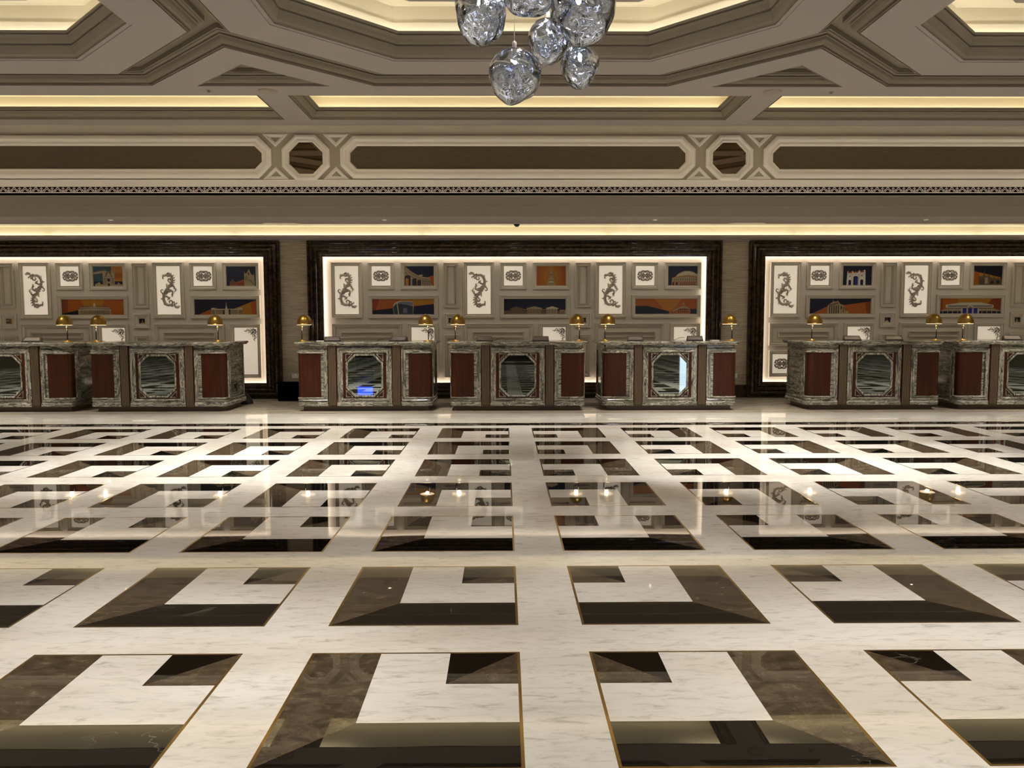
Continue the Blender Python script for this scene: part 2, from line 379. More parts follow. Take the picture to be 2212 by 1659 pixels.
# ================================================================ BULKHEAD
YW = 12.33
bk = MB()
PH = []   # openings in bulkhead face (x, z) loops
def long_oct(cx, hx, z0, z1, ch): return [(cx-hx+ch, z0), (cx+hx-ch, z0), (cx+hx, z0+ch), (cx+hx, z1-ch), (cx+hx-ch, z1), (cx-hx+ch, z1), (cx-hx, z1-ch), (cx-hx, z0+ch)]
bk.box((XL, YW, 3.49), (XR, YW+.25, ZC+.2))
wall_up = struct(bk.build('wall_bulkhead', M['bulkwall']))
wm = lambda x, z, d: (x, YW-d, z)
frp = [(0, 0), (0, .035), (.02, .05), (.05, .058), (.075, .05), (.085, .035), (.105, .03), (.11, .045), (.125, .045), (.14, .02), (.145, .004)]
for k in range(-2, 3):
    cx = AX+k*PU
    mo = MB(); mo.sweep(long_oct(cx, 2.735, 3.70, 4.345, .195), [(o*1.05, h) for o, h in frp], wm); trim(mo, M['bulk'])
    mo = MB(); mo.box((cx-PU/2, YW-.03, 3.582), (cx+PU/2, YW+.02, 3.675)); mo.box((cx-PU/2, YW-.04, 3.668), (cx+PU/2, YW+.02, 3.682)); trim(mo, M['bulk'])
    mo = MB(); pp = long_oct(cx, 2.62, 3.80, 4.24, .13); mo.poly([(x, YW-.006, z) for x, z in pp]); trim(mo, M['fabric'])
oct_pos = ['far left', 'left', 'right', 'far right']
for i, k in enumerate((-1.5, -.5, .5, 1.5)):
    cx = AX+k*PU
    lab = {-.5: 'octagonal mirror in a cream moulded frame on upper wall, left one', .5: 'octagonal mirror in a cream moulded frame on upper wall, right one',
           -1.5: 'octagonal mirror on upper wall beyond the left edge', 1.5: 'octagonal mirror on upper wall beyond the right edge'}[k]
    t = thing('wall_mirror', lab, 'mirror', (cx, YW, 3.64), 0, 'octagonal mirrors on the upper wall')
    wl = lambda x, z, d: (x, -d, z-3.64)
    mo = MB(); mo.sweep(long_oct(0, .365, 3.665, 4.36, .215), [(o*.78, h) for o, h in frp], wl); mo.build('frame', M['bulk'], t)
    mo = MB(); mo.poly([(x, -.012, z-3.64) for x, z in long_oct(0, .26, 3.75, 4.26, .15)]); mo.build('glass', M['mirror2'], t)
    for sx in (-1, 1):
        tx = cx+sx*.463
        for tri_ in ([(tx-.2, 4.375), (tx, 4.18), (tx+.2, 4.375)], [(tx-.2, 3.69), (tx+.2, 3.69), (tx, 3.885)]):
            mo = MB(); mo.sweep(ccw(tri_), [(0, 0), (0, .02), (.02, .028), (.028, .02), (.045, .016), (.05, .004)], wm); trim(mo, M['bulk'])
# crown at the top of bulkhead
mo = MB()
cr = [(0, 4.375), (.012, 4.385), (.02, 4.40), (.04, 4.415), (.07, 4.44), (.11, 4.462), (.115, 4.47), (.135, 4.475), (.135, ZC)]
mo.sweep([(XL, YW), (XR, YW)], [(-o, h) for o, h in cr], flatmap, closed=False); trim(mo, M['bulkwall'])
# decorative air grille
t = tag(MB(), '', '') if False else thing('air_grille', 'long linear air grille with pale lattice pattern along foot of upper wall', 'air grille', (AX, YW, 3.49))
gb = MB(); gb.box((XL-AX, -.008, .003), (XR-AX, 0, .087)); gb.build('backing', M['void'], t)
gb = MB(); gb.box((XL-AX, -.03, -.004), (XR-AX, 0, .004)); gb.box((XL-AX, -.03, .086), (XR-AX, 0, .094)); gb.build('rail', M['bulk'], t)
lt = MB(); gp = .1665; z0, z1 = .006, .084
def bar(x0, za, x1, zb, wd=.0055):
    dx, dz = x1-x0, zb-za; l = sqrt(dx*dx+dz*dz); nx, nz = -dz/l*wd/2, dx/l*wd/2
    lt.poly([(x0-nx, -.02, za-nz), (x1-nx, -.02, zb-nz), (x1+nx, -.02, zb+nz), (x0+nx, -.02, za+nz)])
nG = int((XR-XL)/gp)
for i in range(nG):
    a = XL-AX + i*gp; c = a+gp/2; H = z1-z0; q4 = gp/4
    bar(a+.012, z0, c, z1, .010); bar(c, z1, a+gp-.012, z0, .010)
    bar(c-.045, z0, c, z0+.05, .009); bar(c, z0+.05, c+.045, z0, .009)
    bar(c-.03, z0+.012, c-.055, z0+.04, .008); bar(c+.03, z0+.012, c+.055, z0+.04, .008)
    bar(a, z0, a, z1, .009); bar(a-.026, z1-.022, a+.026, z1-.022, .009); bar(a-.02, z0+.006, a+.02, z0+.036, .008); bar(a+.02, z0+.006, a-.02, z0+.036, .008)
lt.build('lattice', M['lattice'], t)
# soffit over the reception
so = MB()
so.box((XL, YW+.02, 3.49), (XR, YW+.26, 3.80))
prof = [(13.36, 3.26), (13.36, 3.415), (13.33, 3.42), (13.33, 3.585), (13.30, 3.592), (13.30, 3.78)]
for a, b in zip(prof, prof[1:]): so.poly([(XL, a[0], a[1]), (XR, a[0], a[1]), (XR, b[0], b[1]), (XL, b[0], b[1])])
M['riser'] = mat('riser_paint', (160, 150, 132), .6, spec=.2); trim(so, M['riser']); so = MB()
so.poly([(XL, YW+.2, 3.74), (XR, YW+.2, 3.74), (XR, 13.34, 3.74), (XL, 13.34, 3.74)])
trim(so, M['ceil'])
sf = MB()
# flat soffit with notches over the piers
edge = [(XL, 14.33)]
for k in (-1.5, -.5, .5, 1.5):
    cx = .20+k*8.40; edge += [(cx-.36, 14.33), (cx-.26, 14.19), (cx+.26, 14.19), (cx+.36, 14.33)]
edge += [(XR, 14.33)]
sf.tess([[(XL, 13.36), (XR, 13.36)]+edge[::-1]], lambda x, y: (x, y, 3.26))
sf.sweep(edge, [(0, 3.26), (0, 3.335)], flatmap, closed=False)
trim(sf, M['ceil'])
cvt = MB(); cvt.poly([(XL, 14.1, 3.335), (XR, 14.1, 3.335), (XR, 15.5, 3.335), (XL, 15.5, 3.335)])
cvt.poly([(XL, 15.36, 3.15), (XR, 15.36, 3.15), (XR, 15.36, 3.335), (XL, 15.36, 3.335)]); trim(cvt, M['covewhite'])
cn = MB()   # cornice carrying the hidden light
cn.sweep([(XL, 15.40), (XR, 15.40)], [(-o, h) for o, h in [(0, 3.045), (.04, 3.05), (.06, 3.07), (.10, 3.08), (.12, 3.10), (.15, 3.105), (.17, 3.12), (.17, 3.158), (.155, 3.158), (.155, 3.14), (.03, 3.14)]], flatmap, closed=False)
trim(cn, M['ceil'])
for k in range(-4, 5):
    x = AX+k*3.6; area('wall_cove_led', (x, 15.32, 3.146), 3.55, .04, 4.2, WARM, (x, 15.335, 4))

# ================================================================ RECEPTION WALL, ALCOVES
Yw, Yp = 15.40, 15.47
CX = [.22-PL, .22, .22+PL]
wl_ = MB()
sp = [XL] + [v for c in CX for v in (c-4.0, c+4.0)] + [XR]
for a, b in zip(sp[::2], sp[1::2]): wl_.poly([(a, Yw, 0), (b, Yw, 0), (b, Yw, 3.15), (a, Yw, 3.15)])
struct(wl_.build('wall_reception', M['paper']))
bw = MB(); bw.box((XL, Yp, 0), (XR, Yp+.1, 3.4)); struct(bw.build('wall_back', M['panelwall']))
for i, (a, b) in enumerate(zip(sp[::2], sp[1::2])):
    bb = MB(); bb.box((a, Yw-.035, 0), (b, Yw+.02, .235)); bb.box((a, Yw-.04, .235), (b, Yw+.02, .25))
    struct(bb.build('baseboard_%d' % (i+1), M['darkmarble']))
# dark marble surrounds: (offset inward, depth)
sur = [(0, -.02), (0, .07), (.012, .09), (.03, .098), (.042, .09), (.046, .066), (.054, .066), (.058, .10), (.08, .128), (.102, .134), (.118, .12), (.124, .084), (.134, .084), (.138, .11), (.16, .126), (.185, .122), (.202, .10), (.206, .072), (.218, .072), (.222, .094), (.25, .104), (.275, .098), (.285, .08), (.305, .078), (.305, .02), (.24, .02)]
for i, c in enumerate(CX):
    fm = MB(); fm.sweep(rect(c-4.03, .005, c+4.03, 3.06), [(o, h+.035) for o, h in sur], lambda x, z, d: (x, Yw-d+.03, z))
    trim(fm, M['darkmarble'])
    x0, x1, za, zb = c-3.72, c+3.72, .305, 2.755; yl = 15.405
    area('alcove_led', (c, yl, zb+.03), 7.5, .03, 11.5, PINK, (c, yl+.6, zb-.5))
    area('alcove_led', (c, yl, za-.03), 7.5, .03, 11.5, PINK, (c, yl+.6, za+.5))
    area('alcove_led', (x0-.03, yl, 1.53), .03, 2.45, 3.8, PINK, (x0+.5, yl+.6, 1.53))
    area('alcove_led', (x1+.03, yl, 1.53), .03, 2.45, 3.8, PINK, (x1-.5, yl+.6, 1.53))

# wall frames ---------------------------------------------------
fprof = [(0, 0), (0, .036), (.004, .046), (.014, .05), (.020, .046), (.022, .030), (.028, .028), (.030, .038), (.036, .040), (.046, .034), (.058, .026), (.060, .016), (.064, .016), (.066, .028), (.074, .028), (.078, .004)]
def frame_mb(w_, h_, mb=None, ox=0, oz=0, sc=1.0):
    mb = mb or MB(); mb.sweep(rect(ox, oz, ox+w_, oz+h_), [(o*sc, d) for o, d in fprof], lambda x, z, d: (x, -d, z)); return mb
def barbs(mb, pts, w0, w1, fx, rnd, step=2.4):
    """small curled leaflets on both flanks of a branch"""
    acc = 0; sd = 1
    for (x0, y0), (x1, y1) in zip(pts, pts[1:]):
        l = sqrt((x1-x0)**2+(y1-y0)**2) or 1; dx, dy = (x1-x0)/l, (y1-y0)/l; nx, ny = -dy, dx
        m_ = max(1, int(l/(w0*step)))
        for i in range(m_):
            t_ = (i+.5)/m_; bx, by = x0+(x1-x0)*t_, y0+(y1-y0)*t_; sd = -sd; a = w0*(1.5+.6*rnd.random())
            stroke(mb, [(bx, by), (bx+dx*a*.5+nx*sd*a*.75, by+dy*a*.5+ny*sd*a*.75), (bx+dx*a*1.25+nx*sd*a*1.15, by+dy*a*1.25+ny*sd*a*1.15), (bx+dx*a*1.6+nx*sd*a*.8, by+dy*a*1.6+ny*sd*a*.8)], w0*.6*KB[0], w0*.22*KB[0], fx, depth=.55)
KB = [1.0]
def stroke(mb, pts, w0, w1, fx, n=10, depth=.5, mi=0, lift=0.0):
    """flattened tapering branch through 2D points (Catmull-Rom), fx maps 2D -> (x,z)"""
    P_ = [Vector((p[0], p[1], 0)) for p in pts]; P_ = [P_[0]*2-P_[1]]+P_+[P_[-1]*2-P_[-2]]
    out = []
    for i in range(1, len(P_)-2):
        a, b, c_, d = P_[i-1:i+3]
        for s_ in range(4):
            t_ = s_/4; out.append(.5*((2*b)+(c_-a)*t_+(2*a-5*b+4*c_-d)*t_*t_+(3*b-a-3*c_+d)*t_**3))
    out.append(P_[-2]); m_ = len(out); q3 = []; rr = []
    for i, p in enumerate(out):
        x, z = fx(p.x, p.y); t_ = i/(m_-1); r_ = (w0+(w1-w0)*t_)*(1 if t_ > .12 else .6+t_*3.3); rr.append(r_)
        q3.append((x, -(.022+lift+r_*depth), z))
    mb.tube(q3, rr, 6, mi, flat=depth, axis=Vector((0, 1, 0)))
SCR = [  # tall acanthus scroll, pixel like units 150..580 by 270..1095
 ([(385, 400), (412, 450), (424, 510), (398, 570), (340, 640), (285, 710), (257, 790), (258, 870), (288, 932), (340, 957), (395, 942), (418, 905), (400, 870), (370, 868), (356, 892), (372, 908)], 20, 9),
 ([(300, 720), (275, 800), (285, 880), (330, 930), (380, 925)], 10, 6),
 ([(412, 450), (385, 395), (350, 375), (328, 400), (335, 425)], 15, 7), ([(380, 430), (330, 415), (285, 415), (258, 435), (250, 478)], 15, 8), ([(270, 410), (250, 398)], 8, 4),
 ([(405, 420), (408, 372)], 12, 4), ([(415, 440), (440, 415), (462, 410)], 12, 4), ([(425, 470), (455, 462), (470, 440)], 12, 4), ([(428, 505), (460, 505), (478, 490)], 12, 4), ([(422, 540), (450, 545), (470, 535)], 12, 4), ([(410, 570), (440, 580), (455, 572)], 11, 4),
 ([(412, 500), (385, 480), (358, 482), (345, 505), (360, 525)], 12, 6), ([(390, 560), (372, 535), (378, 510)], 10, 4),
 ([(330, 650), (318, 610), (325, 575), (305, 572)], 9, 5),
 ([(330, 655), (380, 610), (430, 605), (465, 640), (480, 700)], 17, 7), ([(440, 610), (462, 600)], 9, 4), ([(460, 650), (490, 655)], 8, 4),
 ([(290, 720), (335, 690), (385, 680), (422, 710), (425, 750), (400, 765)], 17, 8), ([(420, 750), (425, 800)], 9, 4), ([(300, 760), (340, 720), (385, 712)], 10, 6),
 ([(268, 810), (300, 790), (340, 808), (365, 820), (355, 840), (325, 842)], 13, 6),
 ([(262, 760), (238, 730), (218, 712), (215, 682), (240, 670), (255, 690)], 10, 6), ([(256, 850), (228, 838), (205, 832)], 10, 7),
 ([(385, 945), (410, 965), (440, 945), (470, 985), (510, 1000), (532, 970)], 13, 7), ([(440, 945), (470, 925), (492, 915), (485, 895)], 10, 5), ([(470, 985), (500, 968), (545, 960)], 8, 4), ([(400, 960), (395, 978)], 8, 4), ([(410, 900), (450, 895), (440, 935)], 10, 5)]
def ornament_scroll(flip, W, H):
    mb = MB(); k = W/430.0
    def fx(x, y):
        u = (x-365)*k; v_ = -(y-682)*k
        if flip: u, v_ = -u, -v_
        return (u, v_)
    for j_, (pts, a, b) in enumerate(SCR): stroke(mb, pts, a*k*(1.15 if j_ < 2 else 1.5), b*k*1.15, fx, lift=.004 if j_ < 2 else 0)
    rnd = random.Random(3); KB[0] = k
    for j_, (pts, a, b) in enumerate(SCR):
        if a >= 12 and len(pts) >= 4: barbs(mb, pts if j_ else pts[:9], a*.72, b, fx, rnd)
    return mb
def ornament_medal(W):
    mb = MB(); k = W/290.0
    base = [([(0, 60), (30, 88), (62, 82), (80, 52), (66, 26), (42, 30), (40, 52), (56, 58)], 9, 7), ([(10, 30), (40, 8), (75, 12), (98, 0)], 9, 5), ([(84, 60), (112, 58), (128, 34), (118, 12), (96, 14), (100, 34)], 9, 5),
            ([(20, 90), (50, 92), (85, 86)], 7, 4), ([(0, 92), (18, 78), (22, 56)], 8, 5), ([(98, 78), (118, 66), (140, 30), (143, 6)], 6, 4), ([(0, 12), (22, 26), (26, 50)], 6, 4), ([(120, 30), (140, 14)], 6, 3)]
    for sx in (-1, 1):
        for sy in (-1, 1):
            for pts, a, b in base: stroke(mb, pts, a*k*1.7, b*k*1.35, lambda x, y, sx=sx, sy=sy: (sx*x*k, sy*y*k), depth=.6)
    mb.lathe([(.0005, 0), (14*k, .0)], n=10)
    stroke(mb, [(-12, 0), (0, 8), (12, 0)], 6*k, 6*k, lambda x, y: (x*k, y*k)); stroke(mb, [(-12, 0), (0, -8), (12, 0)], 6*k, 6*k, lambda x, y: (x*k, y*k))
    return mb
def ornament_corner(W):   # fits a square with its corner at (0,0), growing to -x and -z
    mb = MB(); k = W/200.0; rnd = random.Random(5)
    f1 = lambda x, y: (-x*k, -y*k)
    for sw in (0, 1):
        f = f1 if not sw else (lambda x, y: (-y*k, -x*k))
        stroke(mb, [(14, 14), (60, 20), (110, 40), (150, 28), (190, 40)], 9*k, 4*k, f)
        stroke(mb, [(60, 22), (66, 50), (92, 56), (98, 36)], 7*k, 4*k, f); stroke(mb, [(110, 40), (122, 14), (146, 8), (150, 22)], 7*k, 4*k, f)
        stroke(mb, [(30, 14), (46, 2), (66, 6), (64, 20)], 7*k, 4*k, f); stroke(mb, [(150, 30), (165, 48), (182, 40), (200, 30)], 6*k, 3*k, f)
        stroke(mb, [(90, 56), (120, 66), (140, 52)], 6*k, 3*k, f); stroke(mb, [(80, 20), (90, 4), (106, 8)], 6*k, 3*k, f)
        stroke(mb, [(40, 40), (60, 66), (84, 74), (90, 96)], 7*k, 4*k, f)
    stroke(mb, [(20, 20), (40, 40), (62, 62), (60, 84)], 10*k, 5*k, f1)
    return mb
def lit_panel(x, z, w_, h_, kind, label, group, off=0.0):
    t = thing('ornament_panel', label, 'wall ornament', (x, Yp, z), 0, group)
    frame_mb(w_, h_).build('frame', M['panelwall'], t)
    e = .074; b = MB(); b.poly([(e, -.006, e), (w_-e, -.006, e), (w_-e, -.006, h_-e), (e, -.006, h_-e)]); b.build('backlit_panel', M['back'], t)
    if kind in ('A', 'B'): o = ornament_scroll(kind == 'B', w_-2*e, h_-2*e).build('ornament', M['silver'], t, True); o.location = (w_/2+off, 0, h_/2)
    elif kind == 'M': o = ornament_medal(.295).build('ornament', M['silverdark'], t, True); o.location = (w_/2+off, 0, h_/2)
    else:
        o = ornament_corner(.25).build('ornament', M['silverdark'], t, True); o.location = (w_-e-.012, 0, h_-e-.02)
        if kind == 'C2':
            o = ornament_corner(.17).build('ornament', M['silverdark'], t, True); o.location = (e+.02, 0, e+.02); o.scale = (-1, 1, -1)
    return t
def picture(x, z, w_, h_, layers, label, group='pictures of buildings on the panelled wall'):
    t = thing('framed_picture', label, 'picture', (x, Yp, z), 0, group)
    small = w_ < .4
    frame_mb(w_, h_, sc=1.25 if small else 1).build('frame', M['panelwall'], t)
    e = .093 if small else .074; mb = MB(); mats = []; W_, H_ = w_-2*e, h_-2*e
    for i, (mn, pts) in enumerate(layers):
        if mn not in mats: mats.append(mn)
        y = -(.006 + i*.00012)
        mb.tess([[(min(max(u, 0), 1), min(max(v_, 0), 1)) for u, v_ in pts]], lambda u, v_, y=y: (e+u*W_, y, e+(1-v_)*H_), mats.index(mn))
    mb.build('print', [M['p_'+a] for a in mats], t)
    return t
def R_(m_, x0, y0, x1, y1): return (m_, [(x0, y0), (x1, y0), (x1, y1), (x0, y1)])
def arch(m_, x, y0, y1, w_):   # arched opening, y down
    r = w_/2; pts = [(x-r, y1), (x-r, y0+r*.9)]
    for k in range(7): a = pi-k*pi/6; pts.append((x+r*cos(a), y0+r*.9-r*.9*sin(a)))
    pts += [(x+r, y0+r*.9), (x+r, y1)]; return (m_, pts)
FULL = lambda m_: R_(m_, 0, 0, 1, 1)
# --- the prints -------------------------------------------------
pc = {}
pc['cathedral'] = [FULL('teal'), ('amber', [(.62, 0), (1, 0), (1, .8), (.55, .8)]), ('stone', [(0, .3), (.3, .22), (.6, .26), (.3, .34), (0, .4)]), ('orange', [(.68, .35), (1, .3), (1, .6), (.7, .62)]),
  R_('navy', 0, .76, 1, 1), R_('stone', .32, .3, .42, 1), R_('stone', .60, .3, .72, 1), ('stone', [(.33, .3), (.35, .1), (.37, .3)]), ('stone', [(.39, .3), (.405, .12), (.42, .3)]), ('stone', [(.62, .3), (.64, .1), (.66, .3)]), ('stone', [(.69, .3), (.705, .1), (.72, .3)]),
  R_('stone', .34, .5, .70, 1), ('dstone', [(.38, .52), (.51, .2), (.65, .52)]), ('stone', [(.43, .50), (.515, .28), (.61, .50)]), R_('shade', .33, .60, .71, .62), ('shade', [(.475+.055*cos(k*pi/5)+.045, .70+.075*sin(k*pi/5)) for k in range(10)]),
  R_('shade', .36, .66, .375, .9), R_('shade', .41, .66, .425, .9), R_('shade', .62, .66, .635, .9), R_('shade', .67, .66, .685, .9), arch('shade', .52, .86, 1, .07),
  ('stone', [(.05, 1), (.05, .9), (.12, .86), (.2, .78), (.25, .9), (.32, .9), (.32, 1)]), ('stone', [(.72, 1), (.72, .92), (.8, .9), (.85, .8), (.9, .9), (.98, .92), (.98, 1)])]
pc['hall_long'] = [FULL('orange'), ('amber', [(.3, 0), (.7, 0), (.62, .6), (.38, .6)]), R_('rust', 0, 0, .1, 1), ('dnavy', [(0, .92), (.27, .70), (.27, 1), (0, 1)]),
  ('dstone', [(.27, .64), (.31, .46), (.5, .42), (.72, .46), (.79, .64)]), ('stone', [(.3, .52), (.5, .46), (.74, .52), (.78, .6), (.28, .6)]), ('stone', [(.265, .66), (.52, .6), (.79, .66), (.79, 1), (.265, 1)]), R_('pale', .265, .66, .79, .70),
  ('pale', [(.505, .46), (.51, .28), (.52, .24), (.523, .08), (.528, .24), (.54, .28), (.545, .46)])] + [R_('shade', .30+i*.0265, .72+j*.09, .314+i*.0265, .77+j*.09) for i in range(18) for j in range(3)]
pc['bridge_tower'] = [FULL('navy'), ('orange', [(.1, .92), (.62, .66), (.62, .78), (.3, .98), (.1, .98)]), ('rust', [(.12, 1), (.2, .94), (.62, .74), (.62, 1)]), ('dstone', [(.1, .95), (.11, .76), (.17, .74), (.2, .6), (.24, .74), (.3, .76), (.3, .9)]),
  ('stone', [(.6, 1), (.6, .38), (.615, .22), (.63, .36), (.7, .34), (.705, .2), (.72, .3), (.755, .12), (.85, .42), (.92, .46), (.925, .28), (.945, .5), (.96, 1)]), ('shade', [(.735, .32), (.77, .32), (.77, .44), (.735, .44)]), R_('shade', .64, .5, .655, .7), R_('shade', .68, .5, .695, .7),
  ('dstone', [(.74, .62), (.96, .92), (.96, .97), (.74, .67)]), ('orange', [(.1, .98), (.35, .9), (.36, .93), (.2, 1)]), R_('dstone', .6, .72, .97, .735)] + [R_('dstone', .34+i*.04, .76-i*.018, .35+i*.04, .86-i*.018) for i in range(7)]
pc['palace'] = [FULL('navy'), ('dnavy', [(0, 0), (.35, 0), (.3, .6), (.06, 1), (0, 1)]), ('orange', [(.06, 1), (.3, .58), (.36, .56), (.36, 1)]), ('amber', [(.64, .6), (1, .05), (1, 1), (.64, 1)]), ('orange', [(.9, .2), (1, .05), (1, 1), (.92, 1)]),
  R_('stone', .27, .62, .77, 1), R_('pale', .27, .56, .33, .66), R_('pale', .70, .56, .77, .66), R_('pale', .27, .62, .77, .66), ('pale', [(.48, 1), (.495, .6), (.505, .4), (.51, .14), (.515, .4), (.53, .6), (.55, 1)]), R_('shade', .455, .7, .48, 1), R_('shade', .55, .66, .575, 1)] + \
  [R_('shade', .35+i*.021, .72, .358+i*.021, .8) for i in range(5)] + [R_('shade', .35+i*.021, .85, .358+i*.021, .93) for i in range(5)] + [R_('shade', .59+i*.021, .72, .598+i*.021, .8) for i in range(5)] + [R_('shade', .59+i*.021, .85, .598+i*.021, .93) for i in range(5)] + [R_('shade', .285+i*.014, .7, .291+i*.014, .97) for i in range(3)] + [R_('shade', .715+i*.014, .7, .721+i*.014, .97) for i in range(4)]
def curve(u): return .02 + .62*(1-(1-u)**2.2)
pc['curved_arches'] = [FULL('navy'), ('orange', [(.8, .56), (1, .46), (1, 1), (.8, 1)]),
  ('stone', [(0, 0)]+[(u/10*.85, max(.0, curve(u/10*.95)-.06)) for u in range(11)]+[(.93, 1), (0, 1)]), ('dstone', [(0, .12)]+[(u/10*.85, curve(u/10*.95)+.03) for u in range(11)]+[(u/10*.85, curve(u/10*.95)+.06) for u in range(10, -1, -1)]),
  ('dstone', [(0, .22)]+[(u/10*.85, curve(u/10*.95)*.75+.27) for u in range(11)]+[(u/10*.85, curve(u/10*.95)*.75+.30) for u in range(10, -1, -1)]),
  arch('shade', .11, .46, 1, .2), arch('shade', .34, .62, 1, .15), arch('shade', .50, .70, 1, .13), arch('amber', .09, .62, 1, .1), R_('pale', .5, .44, .62, .5)] + [R_('shade', .62+i*.05, .74, .635+i*.05, 1) for i in range(6)]
pc['glass_tower'] = [FULL('orange'), ('amber', [(.45, 0), (1, 0), (1, .38), (.4, .5)]), ('rust', [(.0, 0), (.12, 0), (.04, 1), (0, 1)]), ('dnavy', [(0, .74), (.34, .6), (.34, 1), (0, 1)]), ('navy', [(.34, .62), (1, .32), (1, 1), (.34, 1)]),
  ('pale', [(.335, .5), (.36, .28), (.41, .16), (.5, .12), (.66, .17), (.668, .5), (.66, 1), (.35, 1)]), ('dgrey', [(.34, .52), (.395, .26), (.42, 1), (.355, 1)]), ('grey', [(.405, .24), (.5, .15), (.655, .2), (.658, .42), (.55, .36), (.43, .34)]), ('dgrey', [(.41, .3), (.55, .36), (.66, .45), (.655, 1), (.435, 1)]), ('grey', [(.5, .6), (.56, .58), (.57, .9), (.5, .9)])]
pc['monument'] = [FULL('orange')] + [('orange2', [(.5+.42*cos(k*pi/12), .55+.86*sin(k*pi/12)) for k in range(24)]), ('amber2', [(.5+.34*cos(k*pi/12), .55+.70*sin(k*pi/12)) for k in range(24)]), ('amber', [(.5+.25*cos(k*pi/12), .55+.52*sin(k*pi/12)) for k in range(24)])] + [('stone', [(.34, 1), (.36, .9), (.38, .88), (.385, .7), (.42, .66), (.45, .6), (.44, .4), (.46, .33), (.49, .26), (.505, .2), (.48, .12), (.5, .13), (.525, .1), (.515, .24), (.54, .32), (.565, .4), (.555, .6), (.59, .68), (.615, .7), (.62, .88), (.65, .92), (.66, 1)])] + \
  [('dstone', [(.44, .42), (.565, .42), (.56, .45), (.445, .45)]), R_('dstone', .47, .48, .48, .6), R_('dstone', .52, .48, .53, .6), R_('dstone', .4, .72, .6, .74), R_('pale', .43, .78, .57, .84), R_('dstone', .36, .9, .64, .92)]
def portico(x0, x1, yt, n, c1='stone'):
    w_ = x1-x0; return [(c1, [(x0-.01, yt+.12), ((x0+x1)/2, yt), (x1+.01, yt+.12), (x1+.01, yt+.18), (x0-.01, yt+.18)]), R_('dstone', x0, yt+.18, x1, 1)] + [R_(c1, x0+w_*(i+.1)/n, yt+.18, x0+w_*(i+.5)/n, 1) for i in range(n)]
pc['porticoes'] = [FULL('navy'), R_('dnavy', 0, 0, .2, 1), R_('dstone', 0, .76, 1, 1)] + portico(.11, .30, .5, 8, 'dstone') + portico(.38, .61, .48, 9) + portico(.69, .87, .48, 7, 'pale') + [R_('stone', .9, .72, 1, 1)] + [R_('shade', .91+i*.02, .78, .917+i*.02, 1) for i in range(4)] + [R_('stone', .31, .68, .38, .72), R_('stone', .61, .68, .69, .72)]
pc['round_hall'] = [FULL('navy'), ('stone', [(.12, 1), (.14, .6), (.24, .56), (.32, .42), (.46, .3), (.58, .25), (.72, .25), (.86, .3), (1, .42), (1, 1)]), ('pale', [(.26, .55), (.4, .38), (.6, .29), (.78, .3), (1, .44), (1, .5), (.7, .45), (.45, .5)]), ('brick', [(.13, .62), (.4, .52), (.7, .5), (1, .56), (1, .6), (.7, .54), (.4, .57)]), R_('brick', .12, .8, 1, .86), R_('brick', .12, .92, 1, 1)] + \
  [R_('shade', .2+i*.075, .64, .215+i*.075, .76) for i in range(11)] + [arch('shade', .18, .84, 1, .05), arch('shade', .3, .84, 1, .06)] + [R_('shade', .42+i*.06, .86, .44+i*.06, .98) for i in range(9)]
pc['corner_building'] = [FULL('orange'), ('amber', [(.3, 0), (.75, 0), (.6, .9), (.5, .85)]), ('dnavy', [(0, .47), (.2, .47), (.55, .82), (.55, 1), (0, 1)]), ('navy', [(.35, .62), (.55, .82), (.55, 1), (.3, 1)]), R_('dnavy', .88, .67, 1, 1),
  ('brick', [(.545, .95), (.56, .8), (.62, .66), (.7, .5), (.75, .4), (.77, .26), (.78, .14), (.79, .26), (.81, .4), (.86, .54), (.89, .64), (.9, .95)]), ('stone', [(.6, .8), (.74, .52), (.82, .5), (.88, .66), (.88, .7), (.8, .6), (.72, .64), (.62, .84)]), ('stone', [(.765, .38), (.78, .2), (.8, .38)])] + [R_('shade', .6+i*.03, .86-min(i, 5)*.04, .61+i*.03, .92-min(i, 5)*.04) for i in range(9)] + [R_('shade', .7+i*.03, .68, .71+i*.03, .74) for i in range(6)] + [R_('shade', .7+i*.03, .8, .71+i*.03, .9) for i in range(6)]
pc['arch3'] = [FULL('navy'), ('white', [(.14, 1), (.16, .32), (.18, .26), (.2, .32), (.32, .3), (.33, .23), (.35, .3), (.55, .28), (.57, .2), (.59, .28), (.72, .24), (.75, .18), (.78, .26), (.79, 1)]), ('orange', [(.18, .32), (.32, .3), (.32, .38), (.18, .39)]), ('orange', [(.36, .3), (.54, .27), (.54, .35), (.36, .37)]), ('orange', [(.6, .27), (.73, .25), (.73, .33), (.6, .35)]),
  R_('stone', .16, .42, .79, .44), arch('navy', .45, .52, 1, .16), arch('navy', .25, .72, 1, .09), arch('navy', .66, .7, 1, .1), R_('stone', .32, .44, .335, 1), R_('stone', .55, .44, .565, 1), R_('stone', .22, .5, .28, .56), R_('stone', .62, .48, .7, .54), arch('roy', .47, .6, 1, .08)]
